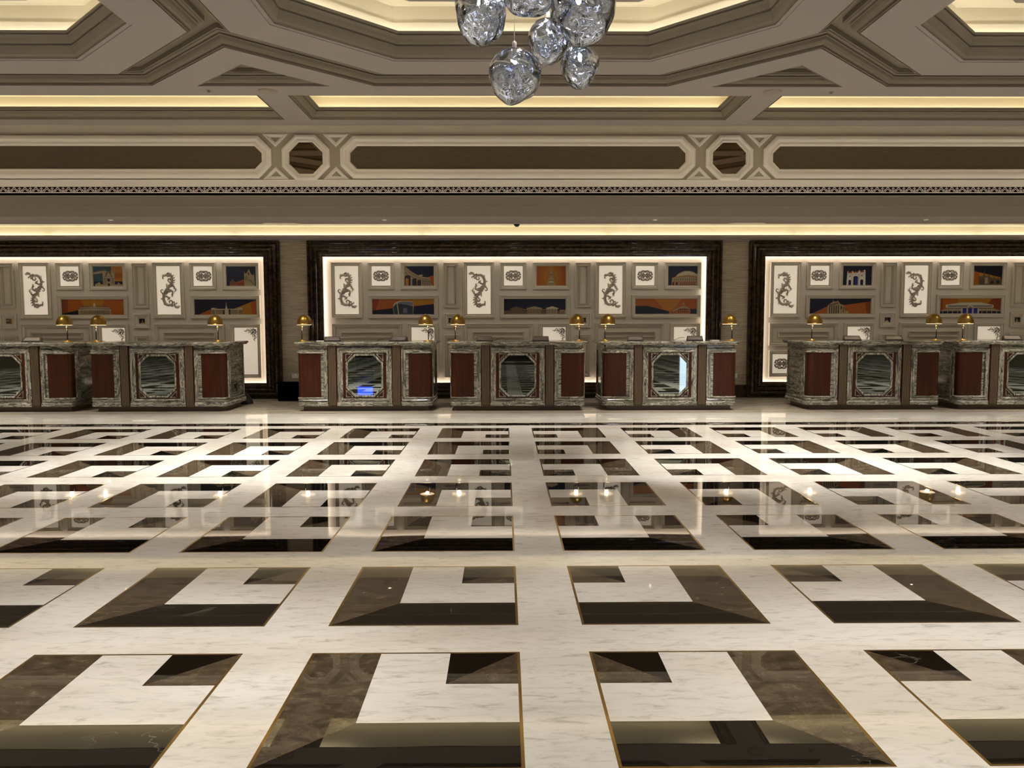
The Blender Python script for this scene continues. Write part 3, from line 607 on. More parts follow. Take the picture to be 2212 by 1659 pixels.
pc['portico_house'] = [FULL('navy'), ('dnavy', [(.4, 0), (1, 0), (1, .25), (.5, .4)]), ('orange', [(.04, 1), (.3, .5), (.55, .44), (1, .2), (1, 1)]), ('rust', [(.9, .25), (1, .2), (1, 1), (.94, 1)]),
  ('stone', [(.3, .44), (.38, .22), (.385, .08), (.4, .2), (.45, .2), (.455, .1), (.475, .2), (.5, .36), (.55, .42), (.57, .5), (.58, 1), (.29, 1)]), ('dstone', [(.31, .42), (.46, .26), (.48, .34), (.33, .48)]), ('stone', [(.57, .78), (.64, .82), (.64, 1), (.57, 1)])] + [R_('shade', .325+i*.035, .48-i*.01, .34+i*.035, 1) for i in range(5)] + [R_('shade', .51, .5, .53, .7), R_('shade', .55, .55, .56, .9)]
pc['spires'] = [FULL('dnavy'), ('orange', [(0, .27), (.2, .34), (.2, 1), (0, 1)]), ('amber', [(.2, .34), (.95, .6), (.95, .75), (.2, 1)]), ('dstone', [(.18, 1), (.18, .5), (.26, .56), (.34, .5), (.37, .28), (.39, .26), (.41, .5), (.5, .56), (.535, .36), (.56, .55), (.68, .66), (.735, .48), (.76, .66), (.86, .66), (.87, .52), (.9, .68), (1, .7), (1, 1)]),
  ('stone', [(.4, .62), (.5, .6), (.53, .9), (.4, .95)]), ('shade', [(.6, .8), (.7, .74), (.72, .9), (.6, .95)]), ('shade', [(.8, .78), (.9, .74), (.92, .9), (.8, .92)])] + [R_('shade', .22+i*.04, .66, .235+i*.04, .95) for i in range(5)]
pc['palm_house'] = [FULL('rust'), ('amber', [(.2, 0), (.85, 0), (.75, .5), (.25, .5)]), ('orange', [(.05, 0), (.3, 0), (.3, .5), (.05, .9)]), ('grey', [(0, .8), (.12, .66), (.88, .66), (1, .8)]), ('stone', [(0, .8), (.12, .68), (.88, .68), (1, .8), (1, .84), (0, .84)]), ('pale', [(.1, .42), (.25, .34), (.38, .25), (.65, .25), (.75, .34), (.88, .44), (.88, .62), (.1, .62)]), ('grey', [(.13, .46), (.86, .46), (.86, .56), (.13, .56)]),
  R_('navy', 0, .84, .35, 1), R_('dnavy', .65, .84, 1, 1), R_('roy', .37, .66, .63, 1), ('pale', [(.44, .64), (.46, .5), (.5, .45), (.54, .5), (.56, .64)]), ('grey', [(.47, .6), (.485, .53), (.515, .53), (.53, .6)])] + [R_('pale', x, .66, x+.012, 1) for x in (.35, .365, .44, .455, .53, .545, .62, .635)] + [R_('pale', .05+i*.08, .84, .058+i*.08, 1) for i in range(4)] + [R_('pale', .69+i*.08, .84, .698+i*.08, 1) for i in range(4)] + [R_('dstone', .1, .62, .88, .65), R_('dstone', .34, .25, .66, .27)]
pc['s_haze'] = [FULL('teal'), R_('amber', .5, .1, 1, .8), ('stone', [(0, .3), (.5, .2), (.5, .5), (0, .6)]), R_('shade', .55, .2, .62, 1), R_('dstone', .0, .8, 1, 1)]
pc['s_spire'] = [FULL('navy'), ('amber', [(.3, 1), (.34, .8), (.45, .68), (.5, .4), (.56, .2), (.62, .4), (.68, .68), (.8, .85), (.82, 1)]), ('orange', [(.82, .8), (1, .75), (1, 1), (.82, 1)]), R_('dstone', .4, .75, .72, .8)]
pc['s_figure'] = [FULL('dnavy'), ('rust', [(.15, .6), (.4, .25), (.75, .2), (.9, .5), (.85, 1), (.3, 1)]), ('orange', [(.45, .5), (.7, .3), (.85, .6), (.6, .9)])]
pc['s_dark'] = [FULL('dnavy'), ('orange', [(.3, 1), (.5, .7), (1, .8), (1, 1)]), ('stone', [(.4, 1), (.45, .5), (.6, .4), (.7, 1)])]
pc['s_dome'] = [FULL('navy'), ('rust', [(.36, .5), (.44, .2), (.5, .5), (.52, .6), (.34, .6)]), ('white', [(.41, .3), (.43, .1), (.46, .3)]), ('pale', [(.08, .9), (.16, .72), (.36, .6), (.52, .6), (.68, .72), (.75, .9), (.7, 1), (.1, 1)]), R_('shade', .3, .84, .5, .88)]
pc['s_cone'] = [FULL('dnavy'), ('dstone', [(.2, 1), (.4, .2), (.46, .14), (.85, .95), (.85, 1)]), ('stone', [(.25, 1), (.42, .2), (.6, .95), (.5, 1)])]

def plain(x, z, w_, h_, nested=0):
    mb = MB(); frame_mb(w_, h_, mb)
    if nested == 1: frame_mb(w_-.12, h_-.12, mb, .06, .06, .35)
    if nested == 2: frame_mb(w_-.37, h_-.34, mb, .185, .17, .5)
    o = trim(mb, M['panelwall']); o.location = (x, Yp, z)
side = ['left', 'centre', 'right']
cxp = [-8.42, .22, 8.83]
cont = {(0, 1): ('cathedral', 'hall_long', 's_spire'), (0, 2): ('bridge_tower', 'palace', None), (1, 0): ('curved_arches', 'glass_tower', 's_figure'), (1, 1): ('monument', 'porticoes', 's_dark'), (1, 2): ('round_hall', 'corner_building', None),
        (2, 0): ('arch3', 'portico_house', 's_dome'), (2, 1): ('spires', 'palm_house', 's_cone'), (0, 0): (None, None, 's_haze')}
PLAB = {'cathedral': 'picture of a two-towered church front under a teal and amber sky', 'hall_long': 'wide picture of a long curved building with cupola against orange sky', 's_spire': 'tiny picture of an amber spire on navy, in the left alcove',
 'bridge_tower': 'picture of a gothic bridge tower on navy with an orange walkway', 'palace': 'wide picture of a palace behind a monument, orange wedges on navy', 'curved_arches': 'picture of a curved arcade on navy with an orange corner',
 'glass_tower': 'wide picture of a dark bulging glass tower on orange and navy', 's_figure': 'tiny picture of a rust red shape on black, beside a brass lamp', 'monument': 'picture of a stone monument glowing on an amber and orange ground',
 'porticoes': 'wide picture of three columned porticoes on a navy ground', 's_dark': 'tiny dark picture half hidden behind the centre desk right lamp', 'round_hall': 'picture of a round domed hall with arched windows on navy', 'corner_building': 'wide picture of an ornate brown corner building below an amber sky',
 'arch3': 'picture of a white triumphal arch with orange top on navy', 'portico_house': 'wide picture of a columned stone front on navy and plain orange', 's_dome': 'tiny picture of a pale dome with red spire, in the right alcove',
 'spires': 'picture of a dark spired building before an orange and amber wedge', 'palm_house': 'wide picture of a low glasshouse with blue doors on rust orange', 's_cone': 'tiny picture of a pale cone shape on black, at right edge', 's_haze': 'tiny hazy teal and amber picture at the left edge'}
SL = {(0, 1): 'lit tall scroll ornament left of the two-towered church picture', (0, 2): 'lit tall scroll ornament left of the gothic bridge tower picture', (1, 0): 'lit tall scroll ornament at the left end of centre alcove',
      (1, 1): 'lit tall scroll ornament in the middle of centre alcove', (1, 2): 'lit tall scroll ornament above a lamp, rightmost tall one of centre alcove', (2, 0): 'lit tall scroll ornament at the left end of right alcove', (2, 1): 'lit tall scroll ornament left of the spired building picture'}
ML = {(0, 1): 'two-towered church', (0, 2): 'gothic bridge tower', (1, 0): 'curved arcade', (1, 1): 'orange monument', (1, 2): 'round domed hall', (2, 0): 'white triumphal arch', (2, 1): 'dark spired building'}
CL = {(0, 1): 'small lit corner-scroll panel behind the lamp of second desk, left alcove', (0, 2): 'tall lit corner-scroll panel at right end of left alcove', (1, 0): 'lit corner-scroll panel below the glass tower picture', (1, 1): 'lit corner-scroll panel below the three porticoes picture',
      (1, 2): 'lit corner-scroll panel below the brown corner building picture', (2, 0): 'lit corner-scroll panel below the columned stone front picture', (2, 1): 'lit corner-scroll panel below the glasshouse picture'}
for ai in range(3):
    for u in range(3):
        x0 = cxp[ai]-3.60+u*2.585; key = (ai, u)
        vis = key in SL
        if vis:
            kd = {(0, 1): 'B', (0, 2): 'A', (1, 0): 'A', (1, 1): 'B', (1, 2): 'A', (2, 0): 'A', (2, 1): 'B'}[key]
            par = {0: .02, 1: 0, 2: -.02}[ai]
            lit_panel(x0, 1.575, .612, 1.09, kd, SL[key], 'tall lit scroll ornaments', par)
            lit_panel(x0+.72, 2.13, .52, .53, 'M', 'lit oval medallion ornament beside the %s picture' % ML[key], 'lit medallion ornaments', par)
            c2 = lit_panel(x0+1.485, .395, .6, 1.072, 'C2', CL[key], 'lit corner-scroll ornaments')
        else:
            plain(x0, 1.575, .612, 1.09, 1); plain(x0+.72, 2.13, .52, .53, 1); plain(x0+1.485, .395, .6, 1.072, 1)
        nm = cont.get(key, (None, None, None))
        if nm[0]:
            picture(x0+1.36, 2.128, .725, .53, pc[nm[0]], PLAB[nm[0]]); picture(x0+.72, 1.57, 1.365, .45, pc[nm[1]], PLAB[nm[1]])
        else:
            plain(x0+1.36, 2.128, .725, .53, 1); plain(x0+.72, 1.57, 1.365, .45, 1)
        if u < 2:
            plain(x0+2.195, 1.775, .305, .88, 1)
            if nm[2]: picture(x0+2.195, 1.378, .31, .29, pc[nm[2]], PLAB[nm[2]])
            else: plain(x0+2.195, 1.378, .31, .29, 1)
            plain(x0+2.195, .395, .31, .852, 1)
        plain(x0, 1.015, 1.375, .455, 2)
        if key == (2, 0): lit_panel(x0+.01, .395, .52, .53, 'M', 'lit oval medallion low on the wall beside first right desk', 'lit medallion ornaments')
        else: plain(x0+.01, .395, .52, .53, 1)
        plain(x0+.62, .395, .755, .53, 1)

# ================================================================ DESKS
W2, RC, DP = 1.112, .07, 1.0
s1 = W2-RC; s2 = s1+RC*pi/2
def PS(s, d=0):       # outline of the desk in plan; s from the centre of the front, d outward
    sg = 1 if s >= 0 else -1; a = abs(s)
    if a <= s1: return (s, -d)
    if a <= s2:
        th = (a-s1)/RC; return (sg*(s1+(RC+d)*sin(th)), RC-(RC+d)*cos(th))
    return (sg*(W2+d), RC+(a-s2))
def slist(a, b):
    ss = [a]; marks = [s1+(s2-s1)*k/6 for k in range(7)]; marks = [-v for v in marks]+marks
    ss += sorted(v for v in marks if a+1e-4 < v < b-1e-4); ss.append(b); return sorted(ss)
SE = s2+DP-RC
def body_mb():
    mb = MB(); ss = slist(-SE, SE)
    prof = [(.0, .085), (.028, .088), (.03, .135), (.022, .15), (.014, .156), (.012, .185), (0, .195), (0, 1.05), (-.006, 1.055), (-.006, 1.11), (-.02, 1.11)]
    i0 = len(mb.v); n = len(ss)
    for d, z in prof:
        for s_ in ss: x, y = PS(s_, d); mb.v.append((x, y, z))
    for a in range(len(prof)-1):
        for k in range(n-1): mb.f.append((i0+a*n+k, i0+a*n+k+1, i0+(a+1)*n+k+1, i0+(a+1)*n+k)); mb.m.append(0)
    mb.poly([(-W2, DP, .085), (W2, DP, .085), (W2, DP, 1.11), (-W2, DP, 1.11)])
    return mb
def skin(mb, a, b, z0, z1, d, mi=0):
    ss = slist(a, b)
    for p, q_ in zip(ss, ss[1:]):
        x0, y0 = PS(p, d); x1, y1 = PS(q_, d); mb.poly([(x0, y0, z0), (x1, y1, z0), (x1, y1, z1), (x0, y0, z1)], mi)
def mould_sz(mb, a, b, z0, z1, prof, mi=0):
    ss = slist(a, b); loop = [(s_, z0) for s_ in ss]+[(s_, z1) for s_ in ss[::-1]]
    f0 = len(mb.f); mb.sweep(loop, prof, lambda s_, z, d: PS(s_, d)+(z,), True, mi); n = len(loop)
    for i in range(f0, len(mb.f)):
        k = (i-f0) % n; p, q_ = loop[k], loop[(k+1) % n]; mb.m[i] = 1 if abs(q_[1]-p[1]) > abs(q_[0]-p[0]) else 0
def top_mb():
    mb = MB(); a = W2+.03
    def outl(o):
        pts = []; r = .10
        for k in range(7): th = pi+k*pi/12; pts.append((-(a)+r+(r+o)*cos(th), r-.03+(r+o)*sin(th)))
        for k in range(7): th = 1.5*pi+k*pi/12; pts.append(((a)-r+(r+o)*cos(th), r-.03+(r+o)*sin(th)))
        pts += [(a+o, DP+.02+o*.3), (-(a+o), DP+.02+o*.3)]
        return pts
    prof = [(0, 1.108), (.02, 1.108), (.028, 1.118), (.03, 1.128), (.045, 1.133), (.052, 1.145), (.048, 1.158), (.035, 1.166), (0, 1.168)]
    loops = [outl(o) for o, z in prof]; n = len(loops[0])
    for lp, (o, z) in zip(loops, prof):
        for x, y in lp: mb.v.append((x, y, z))
    for i in range(len(prof)-1):
        for k in range(n): mb.f.append((i*n+k, i*n+(k+1) % n, (i+1)*n+(k+1) % n, (i+1)*n+k)); mb.m.append(0)
    mb.f.append(tuple((len(prof)-1)*n+k for k in range(n))); mb.m.append(0)
    mb.f.append(tuple(reversed(range(n)))); mb.m.append(0)
    return mb
mpf = [(0, 0), (0, .012), (.008, .018), (.022, .018), (.03, .012), (.036, .012), (.042, .022), (.056, .026), (.066, .02), (.07, .01)]
def octz(hx, z0, z1, ch, ): return long_oct(0, hx, z0, z1, ch)
fm_ = lambda x, z, d: (x, -d, z)
def make_desk():
    t = thing('reception_desk', '', 'desk')
    body_mb().build('body', M['desk'], t)
    top_mb().build('countertop', M['desk'], t)
    pl = MB(); pl.box((-1.055, .085, 0), (1.055, DP-.05, .09)); pl.build('plinth', M['plinth'], t)
    for sg in (-1, 1):
        a, b = (.615, 1.27) if sg > 0 else (-1.27, -.615)
        mm_ = MB()
        mould_sz(mm_, a, b, .165, 1.045, [(o*1.05, h+.004) for o, h in mpf])
        o = mm_.build('panel_moulding', [M['desk'], M['deskv']], t)
        wa, wb = (.735, s2+.035) if sg > 0 else (-(s2+.035), -.735)
        ww = MB(); skin(ww, wa, wb, .222, .982, .012)
        for sa in (wa, wb):
            x0, y0 = PS(sa, .012); x1, y1 = PS(sa, .0); ww.poly([(x0, y0, .222), (x1, y1, .222), (x1, y1, .982), (x0, y0, .982)])
        ww.build('wood_panel', M['wood'], t)
        # end panel on the side
        sd = MB(); c_, d_ = (1.29, SE-.04) if sg > 0 else (-(SE-.04), -1.29)
        mould_sz(sd, c_, d_, .165, 1.03, [(o*.6, h*.8) for o, h in mpf]); sd.build('end_moulding', [M['desk'], M['deskv']], t)
        # fluted pilaster
        x0 = sg*.5375
        fp = MB(); fp.box((x0-.0745, -.034, .092), (x0+.0745, .005, 1.108), 0)
        for k in range(5):
            xc = x0+(k-2)*.0245
            fp.tube([(xc, -.034, .10), (xc, -.034, 1.10)], .0078, 8, 1)
        o = fp.build('pilaster', [M['wood'], M['flute']], t)
    cm = MB(); mould_sz(cm, -.455, .455, .125, 1.07, [(o*1.32, h+.004) for o, h in mpf]); cm.build('panel_moulding', [M['desk'], M['deskv']], t)
    # central wood panel with the octagonal opening
    zc_ = .602
    oh = octz(.278, zc_-.335, zc_+.335, .135); ow = MB()
    ow.tess([rect(-.363, .19, .363, 1.013), oh], lambda x, z: (x, -.014, z)); ow.build('wood_panel', M['wood'], t)
    of = MB(); of.sweep(octz(.312, zc_-.365, zc_+.365, .15), [(0, .012), (0, .026), (.012, .03), (.024, .026), (.034, .014)], fm_); mfr = of.build('mirror_frame', M['deskv'], t)
    mr = MB(); mr.poly([(x, -.010, z) for x, z in octz(.29, zc_-.343, zc_+.343, .14)]); mr.build('mirror', M['mirror'], mfr)
    for sx in (-1, 1):
        for sz in (-1, 1):
            tr = ccw([(sx*.315, zc_+sz*.365), (sx*.19, zc_+sz*.365), (sx*.315, zc_+sz*.235)])
            c3 = MB(); c3.sweep(tr, [(0, .012), (0, .02), (.011, .02), (.012, .014)], fm_); c3.build('corner_trim', M['deskv'], t)
    return t
YD = 13.155
dl = ['marble reception desk cut off by the left edge of photo', 'marble reception desk second from left, its right end in view', 'marble reception desk left of the middle one, blue reflection in mirror', 'marble reception desk in the middle of the hall',
      'marble reception desk right of the middle one, bright doorway in mirror', 'marble reception desk second from right, its left end in view', 'marble reception desk cut off by the right edge of photo']
dx = [-8.36, -5.80, -2.34, .228, 2.793, 6.25, 8.815]
d0 = make_desk(); desks = []
for i, x in enumerate(dx):
    o = d0 if i == 0 else copy_tree(d0)
    o.location = (x, YD, 0); tag(o, dl[i], 'desk', 'marble reception desks'); desks.append(o)

# ================================================================ LAMPS
def make_lamp():
    t = thing('desk_lamp', '', 'lamp')
    b = MB(); b.lathe([(.088, 0), (.09, .006), (.086, .012), (.06, .017), (.03, .020), (.014, .026), (.011, .034)], n=28); b.build('base', M['lampbrass'], t, True)
    s_ = MB(); s_.tube([(0, 0, .03), (0, 0, .235)], .009, 10); s_.build('pole', M['blackmetal'], t, True)
    j = MB(); j.lathe([(.004, .228), (.013, .232), (.018, .245), (.013, .258), (.004, .262)], n=16); j.build('joint', M['lampbrass'], t, True)
    a = MB(); a.tube([(0, 0, .258), (.0, 0, .305), (.02, 0, .345), (.042, 0, .375)], .008, 10); a.build('arm', M['blackmetal'], t, True)
    sh = MB(); cx = .045
    prof = [(.126, .291), (.1265, .296)]+[(.1245*cos(k*pi/2/12)+.0, .313+.147*sin(k*pi/2/12)) for k in range(12)]+[(.008, .460), (.006, .466), (.001, .468)]
    inn = [(r_*.96, z-.004) for r_, z in prof[::-1][2:]]
    prof2 = [(.130, .289), (.131, .293)]+prof[1:]
    sh.lathe(inn+[(.123, .289)]+prof2, (cx, 0, 0), 32, cap=False); shd = sh.build('lamp_shade', M['lampbrass'], t, True)
    df = MB(); df.lathe([(.002, .281), (.112, .281), (.121, .285), (.121, .290)], (cx, 0, 0), 28, cap=False); df.build('diffuser', M['diff'], shd, True)
    bu = MB(); bu.lathe([(.004, .325), (.022, .33), (.028, .35), (.022, .37), (.008, .385)], (cx, 0, 0), 12); bu.build('bulb', M['bulb'], shd, True)
    return t
lamps = [(-7.40, 1, 'brass dome lamp on leftmost desk, beside the gap'), (-6.83, -1, 'brass dome lamp at left end of second desk from left'), (-4.87, 1, 'brass dome lamp at right end of second desk from left'),
         (-3.37, -1, 'brass dome lamp at left end of desk with blue mirror reflection'), (-1.325, 1, 'brass dome lamp at right end of desk with blue mirror reflection'), (-.78, -1, 'brass dome lamp at left end of the middle desk'),
         (1.235, 1, 'brass dome lamp at right end of the middle desk'), (1.76, -1, 'brass dome lamp at left end of desk right of middle'), (3.83, 1, 'brass dome lamp in front of pier, right end of its desk'),
         (5.28, -1, 'brass dome lamp at left end of second desk from right'), (7.32, 1, 'brass dome lamp at right end of second desk from right'), (7.86, -1, 'brass dome lamp on the rightmost desk')]
l0 = make_lamp(); ZT = 1.168
for i, (x, sd, lab) in enumerate(lamps):
    o = l0 if i == 0 else copy_tree(l0)
    o.location = (x+sd*.045, 13.30, ZT); o.rotation_euler = (0, 0, pi if sd > 0 else 0)
    tag(o, lab, 'lamp', 'brass desk lamps')
    point('lamp_light', (x, 13.30, ZT+.268), 2.2, (1, .80, .52), .03)

# ================================================================ THINGS ON THE DESKS
def make_tablet():
    t = thing('tablet_stand', '', 'tablet')
    b = MB(); v = [(-.16, -.10, 0), (.16, -.10, 0), (.16, .10, 0), (-.16, .10, 0), (-.16, -.10, .012), (.16, -.10, .012), (.145, .10, .09), (-.145, .10, .09)]
    b.v = v; b.f = [(0, 3, 2, 1), (4, 5, 6, 7), (0, 1, 5, 4), (1, 2, 6, 5), (2, 3, 7, 6), (3, 0, 4, 7)]; b.m = [0]*6
    b.build('body', M['plastic'], t)
    s_ = MB(); f = lambda u, w_: (u*(.16-.015*w_)*.86, -.10+.2*(.14+.72*w_), .0135+.078*(.14+.72*w_))
    s_.poly([f(-1, 0), f(1, 0), f(1, 1), f(-1, 1)]); s_.build('screen', M['screen'], t)
    return t
tb = [(-8.02, 13.42, .25, 'grey tablet on wedge stand, on the leftmost desk'), (-2.93, 13.42, .22, 'grey tablet near the left lamp of blue mirror desk'), (-1.80, 13.42, -.25, 'grey tablet right of centre on blue mirror desk'),
      (-.33, 13.42, .05, 'grey tablet left of centre on the middle desk'), (.63, 13.42, -.08, 'black framed tablet right of centre on the middle desk'), (2.25, 13.42, -.14, 'grey tablet left of centre on desk right of middle'),
      (3.27, 13.42, -.22, 'grey tablet before the pier, on desk right of middle'), (5.98, 13.42, -.25, 'pale tablet in front of corner-scroll panel, second desk from right'), (6.70, 13.42, -.35, 'black edged tablet right of centre, second desk from right'), (8.75, 13.42, -.35, 'black tablet on the rightmost desk at photo edge')]
t0 = make_tablet()
for i, (x, y, a, lab) in enumerate(tb):
    o = t0 if i == 0 else copy_tree(t0)
    o.location = (x, y, ZT+.001); o.rotation_euler = (0, 0, a); o.scale = (.88, .88, .9); tag(o, lab, 'tablet', 'tablets on the desks')
for x, x2, lab in ((-2.18, -1.93, 'thin black cable behind tablet on blue mirror desk'), (-.17, .02, 'thin black cable beside left tablet on middle desk'), (2.93, 3.12, 'thin black cable left of tablet before the pier')):
    mb = MB(); n_ = 8; pts = []
    for k in range(n_+1):
        u = k/n_; pts.append((x+(x2-x)*u, 13.5+.05*u, ZT+.006+.05*sin(u*pi*.6)))
    mb.tube(pts, .004, 6); tag(mb.build('cable', M['plastic'], smooth=True), lab, 'cable')
for x, lab in ((-3.13, 'small white paper pad beside the left lamp of blue mirror desk'), (3.62, 'small white paper pad left of the lamp in front of pier')):
    mb = MB(); mb.box((-.07, -.05, 0), (.07, .05, .012)); o = mb.build('paper_pad', M['whiteplastic']); o.location = (x, 13.45, ZT+.001); tag(o, lab, 'paper pad')

# ================================================================ SMALL THINGS
mb = MB(); mb.box((-.2, -.15, 0), (.2, .15, .33)); mb.box((-.235, -.17, .33), (.2, .17, .35))
o = mb.build('storage_box', M['void']); o.location = (-4.09, 15.0, 0); tag(o, 'low black box on the floor against the left pier', 'box')
# slumped dark bag behind second desk
mb = MB(); n_ = 14
for j in range(8):
    z = j/7*.34; r_ = .17*(1-(j/7)**2*.75)+.005
    for k in range(n_):
        a = 2*pi*k/n_; f = 1+.12*noise.noise(Vector((cos(a)*2, sin(a)*2, z*6)))
        mb.v.append((r_*cos(a)*f - .12*(z/.34), r_*sin(a)*f*.9, z))
for j in range(7):
    for k in range(n_): mb.f.append((j*n_+k, j*n_+(k+1) % n_, (j+1)*n_+(k+1) % n_, (j+1)*n_+k)); mb.m.append(0)
mb.f.append(tuple(7*n_+k for k in range(n_))); mb.m.append(0); mb.f.append(tuple(reversed(range(n_)))); mb.m.append(0)
o = mb.build('bag', mat('dark_cloth', (24, 22, 24), .8), smooth=True); o.location = (-4.80, 14.42, 0); tag(o, 'dark cloth bag slumped behind right end of second desk', 'bag')
def make_socket():
    t = thing('wall_socket', '', 'socket')
    b = MB(); b.box((-.073, -.009, -.043), (.073, 0, .043)); b.build('plate', M['whiteplastic'], t)
    for sx in (-1, 1):
        h = MB()
        for (x, z, w_, hh) in ((0, .014, .004, .006), (-.011, -.008, .005, .003), (.011, -.008, .005, .003)):
            h.box((sx*.036+x-w_, -.0105, z-hh), (sx*.036+x+w_, -.009, z+hh))
        h.box((sx*.036-.016, -.0107, -.001+.024), (sx*.036-.004, -.009, .036)); h.build('socket_holes', M['plastic'], t)
    return t
so1 = make_socket(); so1.location = (-4.09, Yw, .445); tag(so1, 'white double wall socket on the left pier', 'socket', 'wall sockets')
so2 = copy_tree(so1); so2.location = (4.53, Yw, .43); tag(so2, 'white double wall socket on the right pier', 'socket', 'wall sockets')
t = thing('security_camera', 'small black dome camera under the soffit edge, middle', 'camera', (.235, 14.27, 3.26))
b = MB(); b.lathe([(.058, -.012), (.06, -.004), (.058, 0)], n=20); b.build('ring', M['whiteplastic'], t, True)
b = MB(); b.lathe([(.004, -.06), (.025, -.057), (.042, -.045), (.052, -.028), (.053, -.01)], n=20); b.build('dome', M['plastic'], t, True)
# round speaker plates and detectors in the ceiling band
for x, lab in ((-3.05, 'round flush speaker plate in the ceiling band, left'), (3.50, 'round flush speaker plate in the ceiling band, right')):
    t = thing('ceiling_speaker', lab, 'speaker', (x, 10.44, ZC), 0, 'ceiling speakers')
    b = MB(); b.lathe([(.12, -.001), (.118, -.007), (.105, -.008), (.102, -.004), (.002, -.004)], n=32, cap=False); b.build('plate', M['grilleplate'], t, True)
for x, y, z, lab in ((-3.80, 10.41, ZC, 'tiny dark sprinkler head in ceiling band, left'), (4.28, 10.45, ZC, 'tiny dark sprinkler head in ceiling band, right')):
    t = thing('sprinkler', lab, 'sprinkler', (x, y, z), 0, 'sprinklers in the ceiling band')
    b = MB(); b.lathe([(.035, 0), (.034, -.005), (.03, -.006), (.01, -.006), (.01, -.02), (.022, -.022), (.022, -.025), (.002, -.025)][::-1], n=18, cap=False); b.build('head', M['grilleplate'], t, True)
# recessed downlights
def downlight(x, y, z, lab, grp, r=.04, lens='lens'):
    t = thing('downlight', lab, 'downlight', (x, y, z), 0, grp)
    b = MB(); b.lathe([(r+.012, 0), (r+.012, -.012), (r, -.014), (r-.006, -.001)], n=20, cap=False); b.build('ring', M['whiteplastic'], t, True)
    b = MB(); b.lathe([(.001, -.002), (r-.006, -.002)], n=20, cap=False); b.build('lens', M[lens], t)
for i, (x, w_) in enumerate(((-6.86, 'far left'), (-2.09, 'left of the dome camera'), (2.66, 'right of the dome camera'), (7.45, 'far right'))):
    downlight(x*.985, 13.72, 3.26, 'small recessed downlight under the reception soffit, %s' % w_, 'soffit downlights', .03)
for i, x in enumerate(dx):
    spot('soffit_spot', (x, 13.75, 3.25), (x, 15.0, .9), 48, NEUT, 120, 1.0)
for k in range(-2, 3):
    for sx in (-1, 1):
        b = MB(); b.lathe([(.001, 0), (.035, 0)], n=16, cap=False); o = trim(b, M['lens']); o.location = (AX+k*PU+sx*2.1, 11.22, ZC+.38)

# ================================================================ GLASS PENDANTS
import bmesh
def blob(seed, rx, rz, amp, sub=5, inner=False):
    bm = bmesh.new(); bmesh.ops.create_icosphere(bm, subdivisions=sub, radius=1)
    off = Vector((seed*7.3, seed*3.1, seed*5.7))
    for v in bm.verts:
        p = v.co.normalized()
        f = 1+amp*noise.noise(p*1.25+off)+amp*.28*noise.noise(p*2.2+off)+(amp*.5*noise.noise(p*2.6-off)+amp*.1*noise.noise(p*5+off) if inner else 0)
        v.co = Vector((p.x*rx*f, p.y*rx*f, p.z*rz*f*(1.0 if p.z < 0 else .96)))
    return bm
def pendant(i, x, y, z, rx, rz, amp, lab, ztop=4.914):
    t = thing('pendant_light', lab, 'pendant lamp', (x, y, z), 0, 'glass pendants of the chandelier')
    me = bpy.data.meshes.new('glass_shade'); bo = blob(i+1, rx, rz, amp)
    bi = blob(i+1, rx*.90, rz*.90, amp*1.1, inner=True); bmesh.ops.reverse_faces(bi, faces=bi.faces[:])
    tmp = bpy.data.meshes.new('tmp'); bi.to_mesh(tmp); bo.from_mesh(tmp); bo.to_mesh(me); bpy.data.meshes.remove(tmp)
    me.polygons.foreach_set('use_smooth', [True]*len(me.polygons)); me.materials.append(M['glass'])
    o = bpy.data.objects.new('glass_shade', me); C.objects.link(o); o.parent = t
    zt = rz*.93
    b = MB(); b.lathe([(.016, zt), (.02, zt+.01), (.018, zt+.05), (.006, zt+.06)], n=14); b.build('cap', M['lattice'], t, True)
    b = MB(); b.tube([(0, 0, zt+.055), (0, 0, ztop-z)], .0035, 6); b.build('cord', M['blackmetal'] if False else M['lattice'], t)
    b = MB(); b.lathe([(.014, rz*.5), (.014, zt)], n=10); b.build('lamp_holder', M['whiteplastic'], t, True)
    b = MB(); b.lathe([(.003, rz*.27), (.02, rz*.3), (.028, rz*.38), (.02, rz*.47), (.01, rz*.52)], n=12); b.build('bulb', M['bulbcool'], t, True)
YP = 6.7
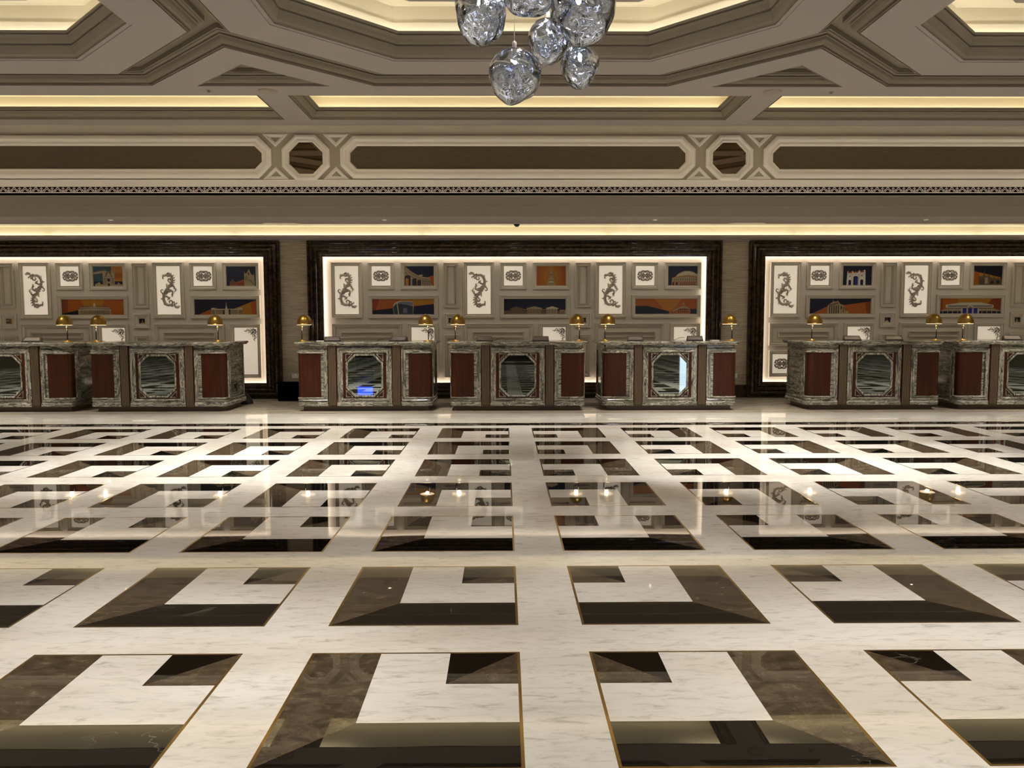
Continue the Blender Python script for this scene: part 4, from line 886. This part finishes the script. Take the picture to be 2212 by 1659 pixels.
pd = [(-.187, YP, 4.045, .212, .245, .20, 'large clear glass pendant left of the chandelier cluster'), (.19, YP-.5, 4.045, .195, .215, .18, 'glass pendant highest in the cluster, cut by photo top'),
      (.395, YP+.35, 3.94, .18, .20, .18, 'glass pendant half hidden behind the large smoky one'), (.64, YP-.15, 4.02, .255, .255, .24, 'large smoky glass pendant at right of the cluster'),
      (.65, YP+.2, 3.685, .165, .18, .16, 'small glass pendant with bright core, lowest at right'), (.092, YP, 3.548, .222, .226, .17, 'glass pendant hanging lowest on a long cord')]
for i, p in enumerate(pd): pendant(i, *p)

# ================================================================ REST OF HALL BEHIND THE CAMERA
for nm, x, s_ in (('wall_left', XL, 1), ('wall_right', XR, -1)):
    b = MB(); b.box((min(x, x-s_*.1), YB, 0), (max(x, x-s_*.1), 15.6, 5.2)); struct(b.build(nm, M['rearwall']))
b = MB(); b.box((XL, YB-.1, 0), (XR, YB, 5.2)); struct(b.build('wall_rear', M['rearwall']))
b = MB(); b.box((XL, YB-.1, 5.16), (XR, 12.6, 5.2)); struct(b.build('ceiling_slab', M['ceil']))
b = MB(); b.box((8.25, YB, .05), (9.8, YB+.03, 2.9)); struct(b.build('window_1', M['day']))
t = thing('display_screen', 'tall blue display screen standing at the rear of hall', 'screen', (-5.9, -7.0, 0))
b = MB(); b.box((-.36, 0, .1), (.36, .08, 2.5)); b.build('casing', M['plastic'], t); b = MB(); b.box((-.32, .08, 1.25), (.32, .085, 2.4)); b.build('screen', M['blue'], t)
b = MB(); b.box((-.35, -.2, 0), (.35, .28, .1)); b.build('foot', M['plastic'], t)
t = thing('sofa', 'long low dark sofa added out of view behind the photographer', 'sofa', (.2, -1.6, 0))  # unseen, added to give the desk mirrors a dark reflection
b = MB(); b.box((-1.6, -.45, .12), (1.6, .45, .42)); b.build('seat', M['chair'], t); b = MB(); b.box((-1.6, -.45, .42), (1.6, -.2, .85)); b.build('backrest', M['chair'], t)
for sx in (-1, 1):
    b = MB(); b.box((sx*1.6-.1, -.45, .12), (sx*1.6+.1, .45, .62)); b.build('armrest', M['chair'], t)
    for sy in (-1, 1): b = MB(); b.box((sx*1.5-.03, sy*.38-.03, 0), (sx*1.5+.03, sy*.38+.03, .12)); b.build('leg', M['chair'], t)
